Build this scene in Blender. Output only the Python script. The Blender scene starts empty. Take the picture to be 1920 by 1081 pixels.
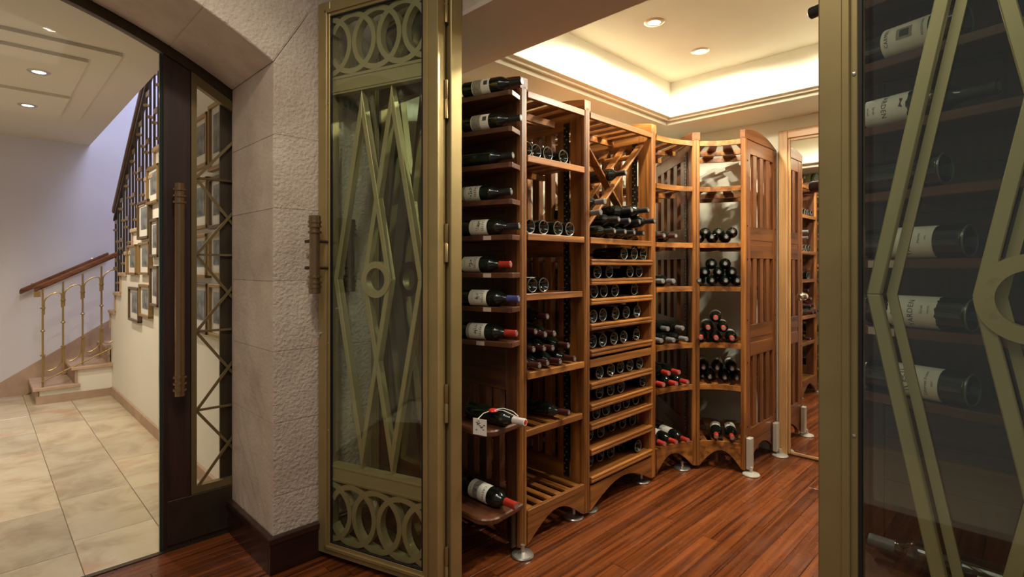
import bpy, bmesh, math, random
from mathutils import Vector, Matrix
random.seed(7)
S=bpy.context.scene; COL=S.collection
PI=math.pi; R45=PI/4
# ------------------------------------------------------------------ camera, world, lights, exposure
cd=bpy.data.cameras.new('camera'); cam=bpy.data.objects.new('camera',cd); COL.objects.link(cam)
cam.location=(0,0,1.35); cam.rotation_euler=(PI/2,0,0)
cd.sensor_width=36; cd.lens=18.75; cd.shift_y=-0.0211; cd.clip_start=0.05
S.camera=cam
W=bpy.data.worlds.new('world'); S.world=W; W.use_nodes=True
W.node_tree.nodes['Background'].inputs[0].default_value=(0.80,0.78,0.74,1)
W.node_tree.nodes['Background'].inputs[1].default_value=0.20
S.view_settings.view_transform='Standard'; S.view_settings.look='None'
S.view_settings.exposure=0.0; S.view_settings.gamma=1.0; S.view_settings.use_curve_mapping=False
def rp(a,c,z=0): # room frame (a: away to the right, c: away to the left) to world
    return Vector(((a-c)*.70710678,(a+c)*.70710678,z))
def lamp(name,kind,loc,energy,color,size=.05,rot=None,**k):
    l=bpy.data.lights.new(name,kind); l.energy=energy; l.color=color
    if kind=='AREA': l.shape='RECTANGLE'; l.size=size; l.size_y=k.get('sy',size)
    else: l.shadow_soft_size=size
    if kind=='SPOT': l.spot_size=k.get('cone',2.4); l.spot_blend=k.get('blend',.8)
    o=bpy.data.objects.new(name,l); COL.objects.link(o); o.location=loc
    if rot: o.rotation_euler=rot
    return o
WARM=(1,.92,.74); HALL=(1,.86,.67); DAY=(.62,.66,1.0)
# front room: soft overhead fill added to brighten it, no known lamp
lamp('front_room_fill','AREA',rp(-.3,.5,3.15),30,(1,.88,.72),1.6,(0,0,R45),sy=1.6)
lamp('arch_stone_fill','SPOT',rp(.35,1.2,3.0),48,(1,.88,.74),.06,(math.radians(30),0,R45),cone=1.9,blend=.9)  # spot added to brighten the stone arch, not a known lamp
# cellar coffer downlights (two seen, the others along the aisle)
for (a,c,e) in ((2.66,1.54,15),(3.22,1.54,16),(2.4,.55,14),(3.3,.55,24)):
    lamp('cellar_downlight_bulb','SPOT',rp(a,c,2.70),e*5.2,WARM,.035,(0,0,0),cone=3.08,blend=.35)
# hall downlights and daylight down the stairwell
for (a,c,e) in ((.29,4.84,78),(.28,5.81,62),(-.9,4.84,45),(-.9,5.81,45)):
    lamp('hall_downlight_bulb','SPOT',rp(a,c,2.63),e,HALL,.04,(0,0,0),cone=2.5,blend=.9)
lamp('stairwell_daylight','AREA',rp(1.5,5.6,4.45),85,DAY,1.0,(0,0,R45),sy=3.0)
lamp('hall_ceiling_bounce','AREA',rp(-1.3,5.0,.9),9,(1,.9,.75),1.6,(PI,0,R45),sy=2.4)
# ------------------------------------------------------------------ materials
MATS={}
def nt(name):
    m=bpy.data.materials.new(name); m.use_nodes=True; t=m.node_tree
    return m,t,t.nodes['Principled BSDF']
def setp(b,**k):
    for n,v in k.items():
        n={'base':'Base Color','rough':'Roughness','metal':'Metallic','spec':'Specular IOR Level','coat':'Coat Weight','coatr':'Coat Roughness','trans':'Transmission Weight','alpha':'Alpha'}[n]
        b.inputs[n].default_value=(*v,1) if isinstance(v,tuple) else v
def plain(name,col,rough=.5,metal=0,noise=0,nscale=12,bump=0,bscale=60,**k):
    m,t,b=nt(name); setp(b,base=col,rough=rough,metal=metal,**k)
    if noise or bump:
        tc=t.nodes.new('ShaderNodeTexCoord')
    if noise:
        n=t.nodes.new('ShaderNodeTexNoise'); n.inputs['Scale'].default_value=nscale; n.inputs['Detail'].default_value=6
        t.links.new(tc.outputs['Object'],n.inputs['Vector'])
        r=t.nodes.new('ShaderNodeValToRGB'); r.color_ramp.elements[0].position=.3; r.color_ramp.elements[1].position=.7
        r.color_ramp.elements[0].color=(*[c*(1-noise) for c in col],1); r.color_ramp.elements[1].color=(*[min(1,c*(1+noise)) for c in col],1)
        t.links.new(n.outputs['Fac'],r.inputs['Fac']); t.links.new(r.outputs['Color'],b.inputs['Base Color'])
    if bump:
        n=t.nodes.new('ShaderNodeTexNoise'); n.inputs['Scale'].default_value=bscale; n.inputs['Detail'].default_value=8
        t.links.new(tc.outputs['Object'],n.inputs['Vector'])
        bp=t.nodes.new('ShaderNodeBump'); bp.inputs['Strength'].default_value=bump; bp.inputs['Distance'].default_value=.01
        t.links.new(n.outputs['Fac'],bp.inputs['Height']); t.links.new(bp.outputs['Normal'],b.inputs['Normal'])
    return m
def wood(name,dark,light,axis,rough=.40,scale=1.0,vary=.35,coat=.07,scratch=False):
    m,t,b=nt(name); setp(b,rough=rough,coat=coat,coatr=.2)
    N=t.nodes; L=t.links
    tc=N.new('ShaderNodeTexCoord'); mp=N.new('ShaderNodeMapping'); oi=N.new('ShaderNodeObjectInfo')
    s=[26*scale]*3; s[axis]=(1.6 if scale==1.0 else .7)*scale; mp.inputs['Scale'].default_value=s
    off=N.new('ShaderNodeVectorMath'); off.operation='MULTIPLY_ADD'
    comb=N.new('ShaderNodeCombineXYZ')
    for i in range(3): L.new(oi.outputs['Random'],comb.inputs[i])
    off.inputs[1].default_value=(7,11,5); L.new(comb.outputs[0],off.inputs[0]); L.new(tc.outputs['Object'],off.inputs[2])
    L.new(off.outputs[0],mp.inputs['Vector'])
    n=N.new('ShaderNodeTexNoise'); n.inputs['Scale'].default_value=1.0; n.inputs['Detail'].default_value=7; n.inputs['Distortion'].default_value=.6
    L.new(mp.outputs[0],n.inputs['Vector'])
    r=N.new('ShaderNodeValToRGB'); r.color_ramp.elements[0].position=.3; r.color_ramp.elements[1].position=.72
    r.color_ramp.elements[0].color=(*dark,1); r.color_ramp.elements[1].color=(*light,1)
    L.new(n.outputs['Fac'],r.inputs['Fac'])
    hs=N.new('ShaderNodeHueSaturation'); mr=N.new('ShaderNodeMapRange'); mr.inputs['To Min'].default_value=1-vary; mr.inputs['To Max'].default_value=1+vary
    L.new(oi.outputs['Random'],mr.inputs['Value']); L.new(mr.outputs[0],hs.inputs['Value']); L.new(r.outputs['Color'],hs.inputs['Color'])
    L.new(hs.outputs[0],b.inputs['Base Color'])
    bp=N.new('ShaderNodeBump'); bp.inputs['Strength'].default_value=.15; bp.inputs['Distance'].default_value=.003
    L.new(n.outputs['Fac'],bp.inputs['Height']); L.new(bp.outputs['Normal'],b.inputs['Normal'])
    if scratch:
        n2=N.new('ShaderNodeTexNoise'); n2.inputs['Scale'].default_value=5; n2.inputs['Detail'].default_value=8; L.new(tc.outputs['Object'],n2.inputs['Vector'])
        m2=N.new('ShaderNodeMapRange'); m2.inputs['From Min'].default_value=.3; m2.inputs['From Max'].default_value=.7; m2.inputs['To Min'].default_value=rough-.08; m2.inputs['To Max'].default_value=rough+.16
        L.new(n2.outputs['Fac'],m2.inputs['Value']); L.new(m2.outputs[0],b.inputs['Roughness'])
    return m
OAK_D,OAK_L=(.105,.032,.006),(.45,.175,.037)
for i,ax in enumerate('xyz'): MATS['oak_'+ax]=wood('rack_oak_'+ax,OAK_D,OAK_L,i,vary=.18)
EB_D,EB_L=(.055,.018,.008),(.15,.052,.020)
for i,ax in enumerate('xyz'): MATS['brown_'+ax]=wood('end_panel_brown_'+ax,EB_D,EB_L,i,vary=.12)
for i,ax in enumerate('xyz'): MATS['light_'+ax]=wood('door_frame_oak_'+ax,(.40,.20,.07),(.66,.38,.16),i,vary=.05)
for i,ax in enumerate('xyz'): MATS['mid_'+ax]=wood('side_panel_walnut_'+ax,(.070,.021,.007),(.25,.088,.026),i,vary=.10,rough=.3)
MATS['floor']=wood('floor_mahogany',(.045,.010,.0035),(.27,.074,.018),0,rough=.24,scale=1.5,vary=.16,coat=.08,scratch=True)
MATS['dark_z']=wood('dark_wood',(.018,.008,.006),(.045,.018,.013),2,vary=.1)
MATS['dark_x']=wood('dark_wood_x',(.020,.008,.006),(.050,.018,.012),0,vary=.1,rough=.3)
MATS['rail']=wood('handrail_wood',(.10,.035,.015),(.26,.10,.045),0,rough=.25,vary=.05)
MATS['rail_brown']=plain('brown_rail',(.16,.085,.035),.35,.3)
MATS['plaster']=plain('cream_plaster',(.78,.765,.62),.8,noise=.03,nscale=3,bump=.05,bscale=90)
MATS['coffer']=plain('coffer_plaster',(.86,.85,.73),.8,bump=.03,bscale=80)
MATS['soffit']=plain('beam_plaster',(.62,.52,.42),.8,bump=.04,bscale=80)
MATS['hallwall']=plain('hall_wall_paint',(.68,.655,.67),.8,noise=.03,nscale=3)
MATS['picwall']=plain('picture_wall_paint',(.80,.76,.66),.8,noise=.02,nscale=3)
MATS['hallceil']=plain('hall_ceiling_paint',(.68,.62,.50),.8)
MATS['mortar']=plain('mortar',(.62,.53,.43),.9,bump=.3,bscale=80)
def stone(name,b0,bump,bs):
    m,t,b=nt(name); setp(b,rough=.85); N=t.nodes; L=t.links
    tc=N.new('ShaderNodeTexCoord'); oi=N.new('ShaderNodeObjectInfo')
    n=N.new('ShaderNodeTexNoise'); n.inputs['Scale'].default_value=4; n.inputs['Detail'].default_value=9; n.inputs['Roughness'].default_value=.65
    L.new(tc.outputs['Object'],n.inputs['Vector'])
    r=N.new('ShaderNodeValToRGB'); e=r.color_ramp.elements; e[0].position=.25; e[1].position=.75
    e[0].color=(b0[0]*.78,b0[1]*.70,b0[2]*.66,1); e[1].color=(b0[0]*1.12,b0[1]*1.12,b0[2]*1.12,1)
    L.new(n.outputs['Fac'],r.inputs['Fac'])
    hs=N.new('ShaderNodeHueSaturation'); mr=N.new('ShaderNodeMapRange'); mr.inputs['To Min'].default_value=.90; mr.inputs['To Max'].default_value=1.08
    L.new(oi.outputs['Random'],mr.inputs['Value']); L.new(mr.outputs[0],hs.inputs['Value']); L.new(r.outputs[0],hs.inputs['Color']); L.new(hs.outputs[0],b.inputs['Base Color'])
    v=N.new('ShaderNodeTexNoise'); v.inputs['Scale'].default_value=bs; v.inputs['Detail'].default_value=5; L.new(tc.outputs['Object'],v.inputs['Vector'])
    bp=N.new('ShaderNodeBump'); bp.inputs['Strength'].default_value=bump; bp.inputs['Distance'].default_value=.012
    L.new(v.outputs['Fac'],bp.inputs['Height']); L.new(bp.outputs['Normal'],b.inputs['Normal'])
    return m
MATS['stone_rough']=stone('rough_stone',(.60,.515,.42),.75,70)
MATS['stone_smooth']=stone('smooth_stone',(.60,.51,.415),.2,60)
MATS['marble_trim']=stone('stair_marble',(.50,.36,.25),.05,30)
def marble(name):
    m,t,b=nt(name); setp(b,rough=.22); N=t.nodes; L=t.links
    tc=N.new('ShaderNodeTexCoord'); oi=N.new('ShaderNodeObjectInfo')
    off=N.new('ShaderNodeVectorMath'); off.operation='MULTIPLY_ADD'; comb=N.new('ShaderNodeCombineXYZ')
    for i in range(3): L.new(oi.outputs['Random'],comb.inputs[i])
    off.inputs[1].default_value=(9,5,3); L.new(comb.outputs[0],off.inputs[0]); L.new(tc.outputs['Object'],off.inputs[2])
    n=N.new('ShaderNodeTexNoise'); n.inputs['Scale'].default_value=3.2; n.inputs['Detail'].default_value=10; n.inputs['Roughness'].default_value=.62; n.inputs['Distortion'].default_value=.5; L.new(off.outputs[0],n.inputs['Vector'])
    r=N.new('ShaderNodeValToRGB'); e=r.color_ramp.elements; e[0].position=.3; e[0].color=(.42,.33,.21,1); e[1].position=.72; e[1].color=(.70,.61,.45,1)
    e2=r.color_ramp.elements.new(.5); e2.color=(.62,.52,.36,1)
    L.new(n.outputs['Fac'],r.inputs['Fac'])
    n2=N.new('ShaderNodeTexNoise'); n2.inputs['Scale'].default_value=2.2; n2.inputs['Detail'].default_value=8; L.new(off.outputs[0],n2.inputs['Vector'])
    r2=N.new('ShaderNodeValToRGB'); r2.color_ramp.elements[0].position=.58; r2.color_ramp.elements[1].position=.66
    r2.color_ramp.elements[0].color=(0,0,0,1); r2.color_ramp.elements[1].color=(.75,.75,.75,1)
    L.new(n2.outputs['Fac'],r2.inputs['Fac'])
    mx=N.new('ShaderNodeMixRGB'); L.new(r2.outputs[0],mx.inputs['Fac']); L.new(r.outputs[0],mx.inputs[1]); mx.inputs[2].default_value=(.56,.35,.22,1)
    hs=N.new('ShaderNodeHueSaturation'); mr=N.new('ShaderNodeMapRange'); mr.inputs['To Min'].default_value=.84; mr.inputs['To Max'].default_value=1.12
    L.new(oi.outputs['Random'],mr.inputs['Value']); L.new(mr.outputs[0],hs.inputs['Value']); L.new(mx.outputs[0],hs.inputs['Color']); L.new(hs.outputs[0],b.inputs['Base Color'])
    return m
MATS['marble']=marble('floor_marble')
MATS['gold']=plain('satin_gold_paint',(.36,.275,.115),.42,.55,noise=.10,nscale=6)
MATS['gold_grille']=plain('grille_gold_paint',(.42,.36,.18),.45,.5,noise=.06,nscale=6)
MATS['bronze']=plain('bronze',(.30,.195,.10),.25,.85)
MATS['bronze_dark']=plain('dark_bronze',(.075,.055,.035),.4,.7,noise=.15)
MATS['brass_bal']=plain('baluster_brass',(.40,.28,.12),.35,.7)
MATS['steel']=plain('brushed_steel',(.62,.60,.56),.3,.9)
MATS['chrome']=plain('polished_nickel',(.75,.72,.66),.12,1.0)
MATS['gasket']=plain('black_gasket',(.01,.01,.012),.5)
MATS['blackstrip']=plain('black_perforated_metal',(.015,.014,.013),.35,.3)
MATS['stud']=plain('strip_hole_rims',(.42,.36,.27),.3,.7)
MATS['bottle']=plain('dark_green_glass',(.006,.009,.006),.06,0,spec=.6,coat=.3)
MATS['base_highlight']=plain('bottle_rim_highlight',(.11,.115,.10),.3,0,spec=.9,coat=.8)  # pale grey that paints the rim highlight onto the dark glass
MATS['bottle_grey']=plain('clear_brown_glass',(.035,.028,.022),.05,0,spec=.7,coat=.6)
for n,c,r in (('black',(.022,.022,.024),.35),('red',(.42,.035,.022),.35),('wine',(.05,.013,.012),.35),('grey',(.16,.16,.16),.4),('white',(.72,.66,.60),.4),('blue',(.06,.065,.20),.3),('captip',(.20,.195,.17),.4),('green',(.02,.12,.04),.3)):
    MATS['cap_'+n]=plain('capsule_'+n,c,r)
MATS['label']=plain('label_paper',(.86,.84,.74),.7,noise=.04,nscale=30)
MATS['label_grey']=plain('grey_label_band',(.36,.34,.29),.7,noise=.25,nscale=60)
MATS['ink']=plain('label_ink',(.06,.055,.05),.7)
MATS['ink_brown']=plain('brown_print',(.22,.13,.09),.7,noise=.5,nscale=60)
MATS['wax']=plain('red_wax',(.55,.03,.015),.3)
MATS['string']=plain('white_string',(.8,.78,.7),.7)
MATS['tagpaper']=plain('tag_paper',(.85,.80,.72),.7)
MATS['frame_gold']=plain('gilt_frame',(.36,.23,.09),.4,.5)
MATS['frame_dark']=plain('brown_frame',(.13,.08,.04),.4,.1)
MATS['mat_board']=plain('picture_mount',(.72,.70,.64),.8)
MATS['photo']=plain('old_photograph',(.19,.20,.21),.5,noise=.7,nscale=14)
MATS['pricetag']=plain('shelf_tag',(.55,.42,.36),.5)
m,t,b=nt('door_mirror'); setp(b,base=(.90,.90,.88),rough=.02,metal=1.0); MATS['mirror']=m
m,t,b=nt('lamp_lens'); setp(b,base=(1,1,1)); b.inputs['Emission Color'].default_value=(1,.93,.80,1); b.inputs['Emission Strength'].default_value=9; MATS['lens']=m
def glass(name,tint,f0=.045):
    m=bpy.data.materials.new(name); m.use_nodes=True; t=m.node_tree; t.nodes.remove(t.nodes['Principled BSDF'])
    o=t.nodes['Material Output']; tr=t.nodes.new('ShaderNodeBsdfTransparent'); gl=t.nodes.new('ShaderNodeBsdfGlossy'); lw=t.nodes.new('ShaderNodeLayerWeight'); mx=t.nodes.new('ShaderNodeMixShader')
    pw=t.nodes.new('ShaderNodeMath'); pw.operation='POWER'; pw.inputs[1].default_value=5
    ma=t.nodes.new('ShaderNodeMath'); ma.operation='MULTIPLY_ADD'; ma.inputs[1].default_value=1-f0; ma.inputs[2].default_value=f0
    tr.inputs[0].default_value=(*tint,1); gl.inputs['Roughness'].default_value=.015
    L=t.links; L.new(lw.outputs['Facing'],pw.inputs[0]); L.new(pw.outputs[0],ma.inputs[0]); L.new(ma.outputs[0],mx.inputs[0])
    L.new(tr.outputs[0],mx.inputs[1]); L.new(gl.outputs[0],mx.inputs[2]); L.new(mx.outputs[0],o.inputs['Surface'])
    return m
MATS['glass']=glass('door_glass',(.94,.97,.94))
MATS['clearglass']=glass('hall_glass',(.98,.99,.985),.006)
MATS['glassedge']=plain('green_glass_edge',(.015,.045,.038),.15)
MATS['picglass']=glass('picture_glass',(1,1,1))
# ------------------------------------------------------------------ mesh helpers
class MB:
    def __init__(s,xf=None): s.v=[]; s.f=[]; s.mi=[]; s.xf=xf; s.cur=0
    def add(s,vs,fs):
        n=len(s.v)
        if s.xf: vs=[s.xf(*p) for p in vs]
        s.v+= [tuple(p) for p in vs]; s.f+=[tuple(i+n for i in f) for f in fs]; s.mi+=[s.cur]*len(fs); return s
    def box(s,x0,x1,y0,y1,z0,z1):
        x0,x1=sorted((x0,x1)); y0,y1=sorted((y0,y1)); z0,z1=sorted((z0,z1))
        return s.add([(x0,y0,z0),(x1,y0,z0),(x1,y1,z0),(x0,y1,z0),(x0,y0,z1),(x1,y0,z1),(x1,y1,z1),(x0,y1,z1)],
          [(0,3,2,1),(4,5,6,7),(0,1,5,4),(1,2,6,5),(2,3,7,6),(3,0,4,7)])
    def prism(s,poly,lo,hi,axis='z'):
        n=len(poly)
        def P(u,v,w): return {'z':(u,v,w),'y':(u,w,v),'x':(w,u,v)}[axis]
        vs=[P(u,v,lo) for u,v in poly]+[P(u,v,hi) for u,v in poly]
        fs=[tuple(range(n))[::-1],tuple(range(n,2*n))]+[(i,(i+1)%n,n+(i+1)%n,n+i) for i in range(n)]
        return s.add(vs,fs)
    def tube(s,pts,r,seg=8,closed=False):
        pts=[Vector(p) for p in pts]; n=len(pts); vs=[]; fs=[]
        up=Vector((0,0,1)); prev=None
        for i,p in enumerate(pts):
            if closed: d=pts[(i+1)%n]-pts[i-1]
            else: d=pts[min(i+1,n-1)]-pts[max(i-1,0)]
            d.normalize()
            if prev is None:
                a=up if abs(d.z)<.9 else Vector((1,0,0)); x=d.cross(a).normalized()
            else: x=(prev-d*prev.dot(d)).normalized()
            prev=x; y=d.cross(x)
            rr=r[i] if isinstance(r,(list,tuple)) else r
            for k in range(seg):
                t=2*PI*k/seg; vs.append(p+x*math.cos(t)*rr+y*math.sin(t)*rr)
        m=n if closed else n-1
        for i in range(m):
            j=(i+1)%n
            for k in range(seg): fs.append((i*seg+k,i*seg+(k+1)%seg,j*seg+(k+1)%seg,j*seg+k))
        if not closed: fs.append(tuple(range(seg))[::-1]); fs.append(tuple(range((n-1)*seg,n*seg)))
        return s.add(vs,fs)
    def lathe(s,prof,seg=20,org=(0,0,0),axis='z'):
        vs=[];fs=[]
        ox,oy,oz=org
        for r,h in prof:
            for k in range(seg):
                t=2*PI*k/seg; c,q=r*math.cos(t),r*math.sin(t)
                vs.append({'z':(ox+c,oy+q,oz+h),'x':(ox+h,oy+c,oz+q),'y':(ox+q,oy+h,oz+c)}[axis])
        for i in range(len(prof)-1):
            for k in range(seg): fs.append((i*seg+k,i*seg+(k+1)%seg,(i+1)*seg+(k+1)%seg,(i+1)*seg+k))
        fs.append(tuple(range(seg))[::-1]); fs.append(tuple(range((len(prof)-1)*seg,len(prof)*seg)))
        return s.add(vs,fs)
    def mesh(s,name,mats,smooth=False,org=(0,0,0)):
        me=bpy.data.meshes.new(name); me.from_pydata([(x-org[0],y-org[1],z-org[2]) for x,y,z in s.v],[],s.f)
        for m in (mats if isinstance(mats,(list,tuple)) else [mats]): me.materials.append(m)
        if isinstance(mats,(list,tuple)): me.polygons.foreach_set('material_index',s.mi)
        me.update()
        b=bmesh.new(); b.from_mesh(me); bmesh.ops.recalc_face_normals(b,faces=b.faces); b.to_mesh(me); b.free()
        if smooth:
            me.polygons.foreach_set('use_smooth',[True]*len(me.polygons)); me.set_sharp_from_angle(angle=math.radians(38))
        return me
def link(name,me,parent=None,loc=(0,0,0),rz=0,bev=0):
    o=bpy.data.objects.new(name,me); COL.objects.link(o); o.location=loc; o.rotation_euler=(0,0,rz)
    if parent: o.parent=parent
    if bev:
        md=o.modifiers.new('edge','BEVEL'); md.width=bev; md.segments=1; md.limit_method='ANGLE'
    return o
def tag(o,label,cat,group=None,kind=None):
    o['label']=label; o['category']=cat
    if group: o['group']=group
    if kind: o['kind']=kind
    return o
class T: # a thing: an Empty at its base, parts parented to it, geometry given in the room frame
    def __init__(s,name,label,cat,org=(0,0,0),group=None,rz=R45,world=None):
        s.org=org if world is None else (0,0,0)
        s.e=bpy.data.objects.new(name,None); COL.objects.link(s.e); s.e.empty_display_size=.05
        s.e.location=rp(*org) if world is None else world; s.e.rotation_euler=(0,0,rz); tag(s.e,label,cat,group)
    def part(s,name,mb,mat,parent=None,smooth=False,bev=0,label=None):
        m=MATS[mat] if isinstance(mat,str) else mat
        o=link(name,mb.mesh(name,m,smooth,s.org),parent or s.e,bev=bev)
        if label: o['label']=label
        return o
def struct(name,mb,mat,parent=None,bev=0,smooth=False,rz=R45):
    m=MATS[mat] if isinstance(mat,str) else ([MATS[x] for x in mat] if isinstance(mat,(list,tuple)) else mat)
    o=link(name,mb.mesh(name,m,smooth),parent,rz=0 if parent else rz,bev=bev)
    if not parent: o['kind']='structure'
    return o
# ------------------------------------------------------------------ setting: floors
fl=struct('floor',MB().box(-2.2,4.6,-1.2,2.96,-.06,-.014),'mortar')
PW=.092
def plank_rows():
    c=-.62; i=0; cache={}
    while c<2.955:
        w=min(PW,2.957-c); a=-1.0-random.random()*2.0
        while a<4.55:
            L=random.choice((2.0,2.6,3.2)); a0=max(a,-1.0); a1=min(a+L,4.55)
            if a1-a0>.05:
                k=(round(a1-a0,4),round(w,4))
                if k not in cache:
                    ww=w-.0015; l=a1-a0-.002; h=.0012
                    m=MB(); m.add([(0,0,-.012),(l,0,-.012),(l,ww,-.012),(0,ww,-.012),(0,0,-h),(l,0,-h),(l,ww,-h),(0,ww,-h),(h,h,0),(l-h,h,0),(l-h,ww-h,0),(h,ww-h,0)],
                      [(0,3,2,1),(0,1,5,4),(1,2,6,5),(2,3,7,6),(3,0,4,7),(4,5,9,8),(5,6,10,9),(6,7,11,10),(7,4,8,11),(8,9,10,11)])
                    cache[k]=m.mesh('plank',MATS['floor'])
                link('plank',cache[k],fl,(a0,c,0))
            a+=L
        c+=PW; i+=1
plank_rows()
fh=struct('floor_hall',MB().box(-3,2.6,2.96,7.9,-.06,-.012),'mortar')
cache={}
cols=[1.0-.335*i for i in range(13)]
for i,ar in enumerate(cols[:-1]):
    off={0:.32,1:.42,2:.29}.get(i%3)
    c=2.965; first=True
    while c<7.8:
        L=off if first else .65
        first=False; c1=min(c+L,7.8); l=c1-c-.003; w=.335-.003
        k=round(l,3)
        if k not in cache:
            h=.0015; cache[k]=MB().add([(0,0,-.01),(w,0,-.01),(w,l,-.01),(0,l,-.01),(0,0,-h),(w,0,-h),(w,l,-h),(0,l,-h),(h,h,0),(w-h,h,0),(w-h,l-h,0),(h,l-h,0)],
              [(0,3,2,1),(0,1,5,4),(1,2,6,5),(2,3,7,6),(3,0,4,7),(4,5,9,8),(5,6,10,9),(6,7,11,10),(7,4,8,11),(8,9,10,11)]).mesh('marble_tile',MATS['marble'])
        link('marble_tile',cache[k],fh,(ar-.335,c,0)); c=c1
struct('trim_threshold',MB().box(-2.2,.92,2.935,2.965,-.01,.004),'bronze_dark')
# ------------------------------------------------------------------ stone arch wall
C0,C1=2.41,2.95
AX,AZ,AR,AO=-.42,.029,2.6,2.96
core=MB()
core.box(.9215,1.46,C0+.0015,C1-.004,0,2.257)
core.box(-2.6,-1.775,C0+.012,C1-.004,0,2.257)
TOP=3.3
th0=math.asin(1.34/AR)
segs=24; prev=None
for i in range(segs+1):
    th=-th0+2*th0*i/segs; x=AX+AO*math.sin(th); z=AZ+AO*math.cos(th)
    if prev:
        core.add([(prev[0],C0,prev[1]),(x,C0,z),(x,C0,TOP),(prev[0],C0,TOP),(prev[0],C1,prev[1]),(x,C1,z),(x,C1,TOP),(prev[0],C1,TOP)],[(0,1,2,3),(4,5,6,7),(0,1,5,4),(3,2,6,7)])
    prev=(x,z)
core.v+=[]
for i in range(segs):
    P=[(AX+r*math.sin(t),AZ+r*math.cos(t)) for r,t in ((AR+.002,-th0+2*th0*i/segs),(AR+.002,-th0+2*th0*(i+1)/segs),(AO,-th0+2*th0*(i+1)/segs),(AO,-th0+2*th0*i/segs))]
    core.prism(P,C0+.0015,C1-.004,'y')
xr=AX+AO*math.sin(th0); zr=AZ+AO*math.cos(th0)
core.prism([(.93,2.26),(1.46,2.26),(1.46,TOP),(xr,TOP),(xr,zr)],C0+.001,C1,'y')
core.prism([(AX*2-.93,2.26),(-2.6,2.26),(-2.6,TOP),(2*AX-xr,TOP),(2*AX-xr,zr)],C0+.001,C1,'y')
wl=struct('wall_left',core,['stone_rough'])
joints=[.0,.332,.655,.973,1.286,1.609,1.934,2.257]
g=.004
def stone_block(name,poly,lo,hi):
    # (a,z) outline run through the wall; front face rough, the rest smooth
    n=len(poly); ch=.005; cx=sum(p[0] for p in poly)/n; cz=sum(p[1] for p in poly)/n
    def ins(p):
        d=math.hypot(p[0]-cx,p[1]-cz); k=1-ch*1.1/d; return (cx+(p[0]-cx)*k,cz+(p[1]-cz)*k)
    vs=[(*[ins(p)[0]],lo,ins(p)[1]) for p in poly]+[(p[0],lo+ch,p[1]) for p in poly]+[(p[0],hi,p[1]) for p in poly]
    m=MB(); m.cur=0
    m.v+=vs
    m.f.append(tuple(range(n))); m.mi.append(0)
    for i in range(n): j=(i+1)%n; m.f.append((i,j,n+j,n+i)); m.mi.append(0)
    for i in range(n): j=(i+1)%n; m.f.append((n+i,n+j,2*n+j,2*n+i)); m.mi.append(1)
    m.f.append(tuple(range(2*n,3*n))[::-1]); m.mi.append(1)
    return struct(name,m,['stone_rough','stone_smooth'],wl)
for i in range(7):
    z0,z1=joints[i]+g*.5,joints[i+1]-g*.5
    if i==6:
        stone_block('stone_block',[(.92,z0),(1.455,z0),(1.455,2.60),(xr+.003,zr),(.921,2.253)],C0,C1); stone_block('stone_block',[(-2.3,z0),(-1.76,z0),(-1.761,2.253),(2*AX-xr-.003,zr),(-2.3,2.60)],C0,C1); continue
    stone_block('stone_block',[(.92,z0),(1.455,z0),(1.455,z1),(.92,z1)],C0,C1)
    stone_block('stone_block',[(-2.3,z0),(-1.76,z0),(-1.76,z1),(-2.3,z1)],C0,C1)
nv=9
for i in range(nv):
    t0=-th0+2*th0*i/nv+g*.5/AR; t1=-th0+2*th0*(i+1)/nv-g*.5/AR
    ps=[]
    for k in range(5): t=t0+(t1-t0)*k/4; ps.append((AX+AR*math.sin(t),AZ+AR*math.cos(t)))
    for k in range(5): t=t1+(t0-t1)*k/4; ps.append((AX+(AO-.004)*math.sin(t),AZ+(AO-.004)*math.cos(t)))
    stone_block('arch_stone',ps,C0,C1)
# skirting round the pillar
sk=MB(); sk.box(.898,1.455,2.388,2.4095,0,.135); sk.box(.898,.919,2.41,2.96,0,.135)
sb=struct('baseboard_left',sk,'dark_x',bev=.002)
sk=MB(); sk.box(.890,1.455,2.380,2.4095,.135,.165); sk.box(.890,.919,2.41,2.96,.135,.165)
struct('skirting_cap',sk,'dark_x',sb,bev=.004)
# ------------------------------------------------------------------ cellar shell
HS=2.42; AF=4.13; CL=2.40; CR=-.22
struct('wall_cellar_left',MB().box(1.46,AF+.1,CL,CL+.08,0,2.9),'plaster')
struct('wall_cellar_far',MB().box(AF,AF+.08,CR,CL,0,2.9),'plaster')
struct('wall_cellar_right',MB().box(1.46,AF,CR-.1,CR,0,2.9),'plaster')
hd=MB(); hd.box(1.46,1.90,CR-.1,CL,HS,HS+.02)
hd.box(1.485,1.88,CR-.1,CL,HS+.02,2.9)
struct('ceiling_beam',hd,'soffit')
struct('wall_header',MB().box(1.46,1.484,-2.2,CL,HS+.02,TOP),'stone_smooth')
struct('wall_front_right',MB().box(1.46,1.56,-2.2,CR-.1,0,HS+.02),'stone_smooth')
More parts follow.
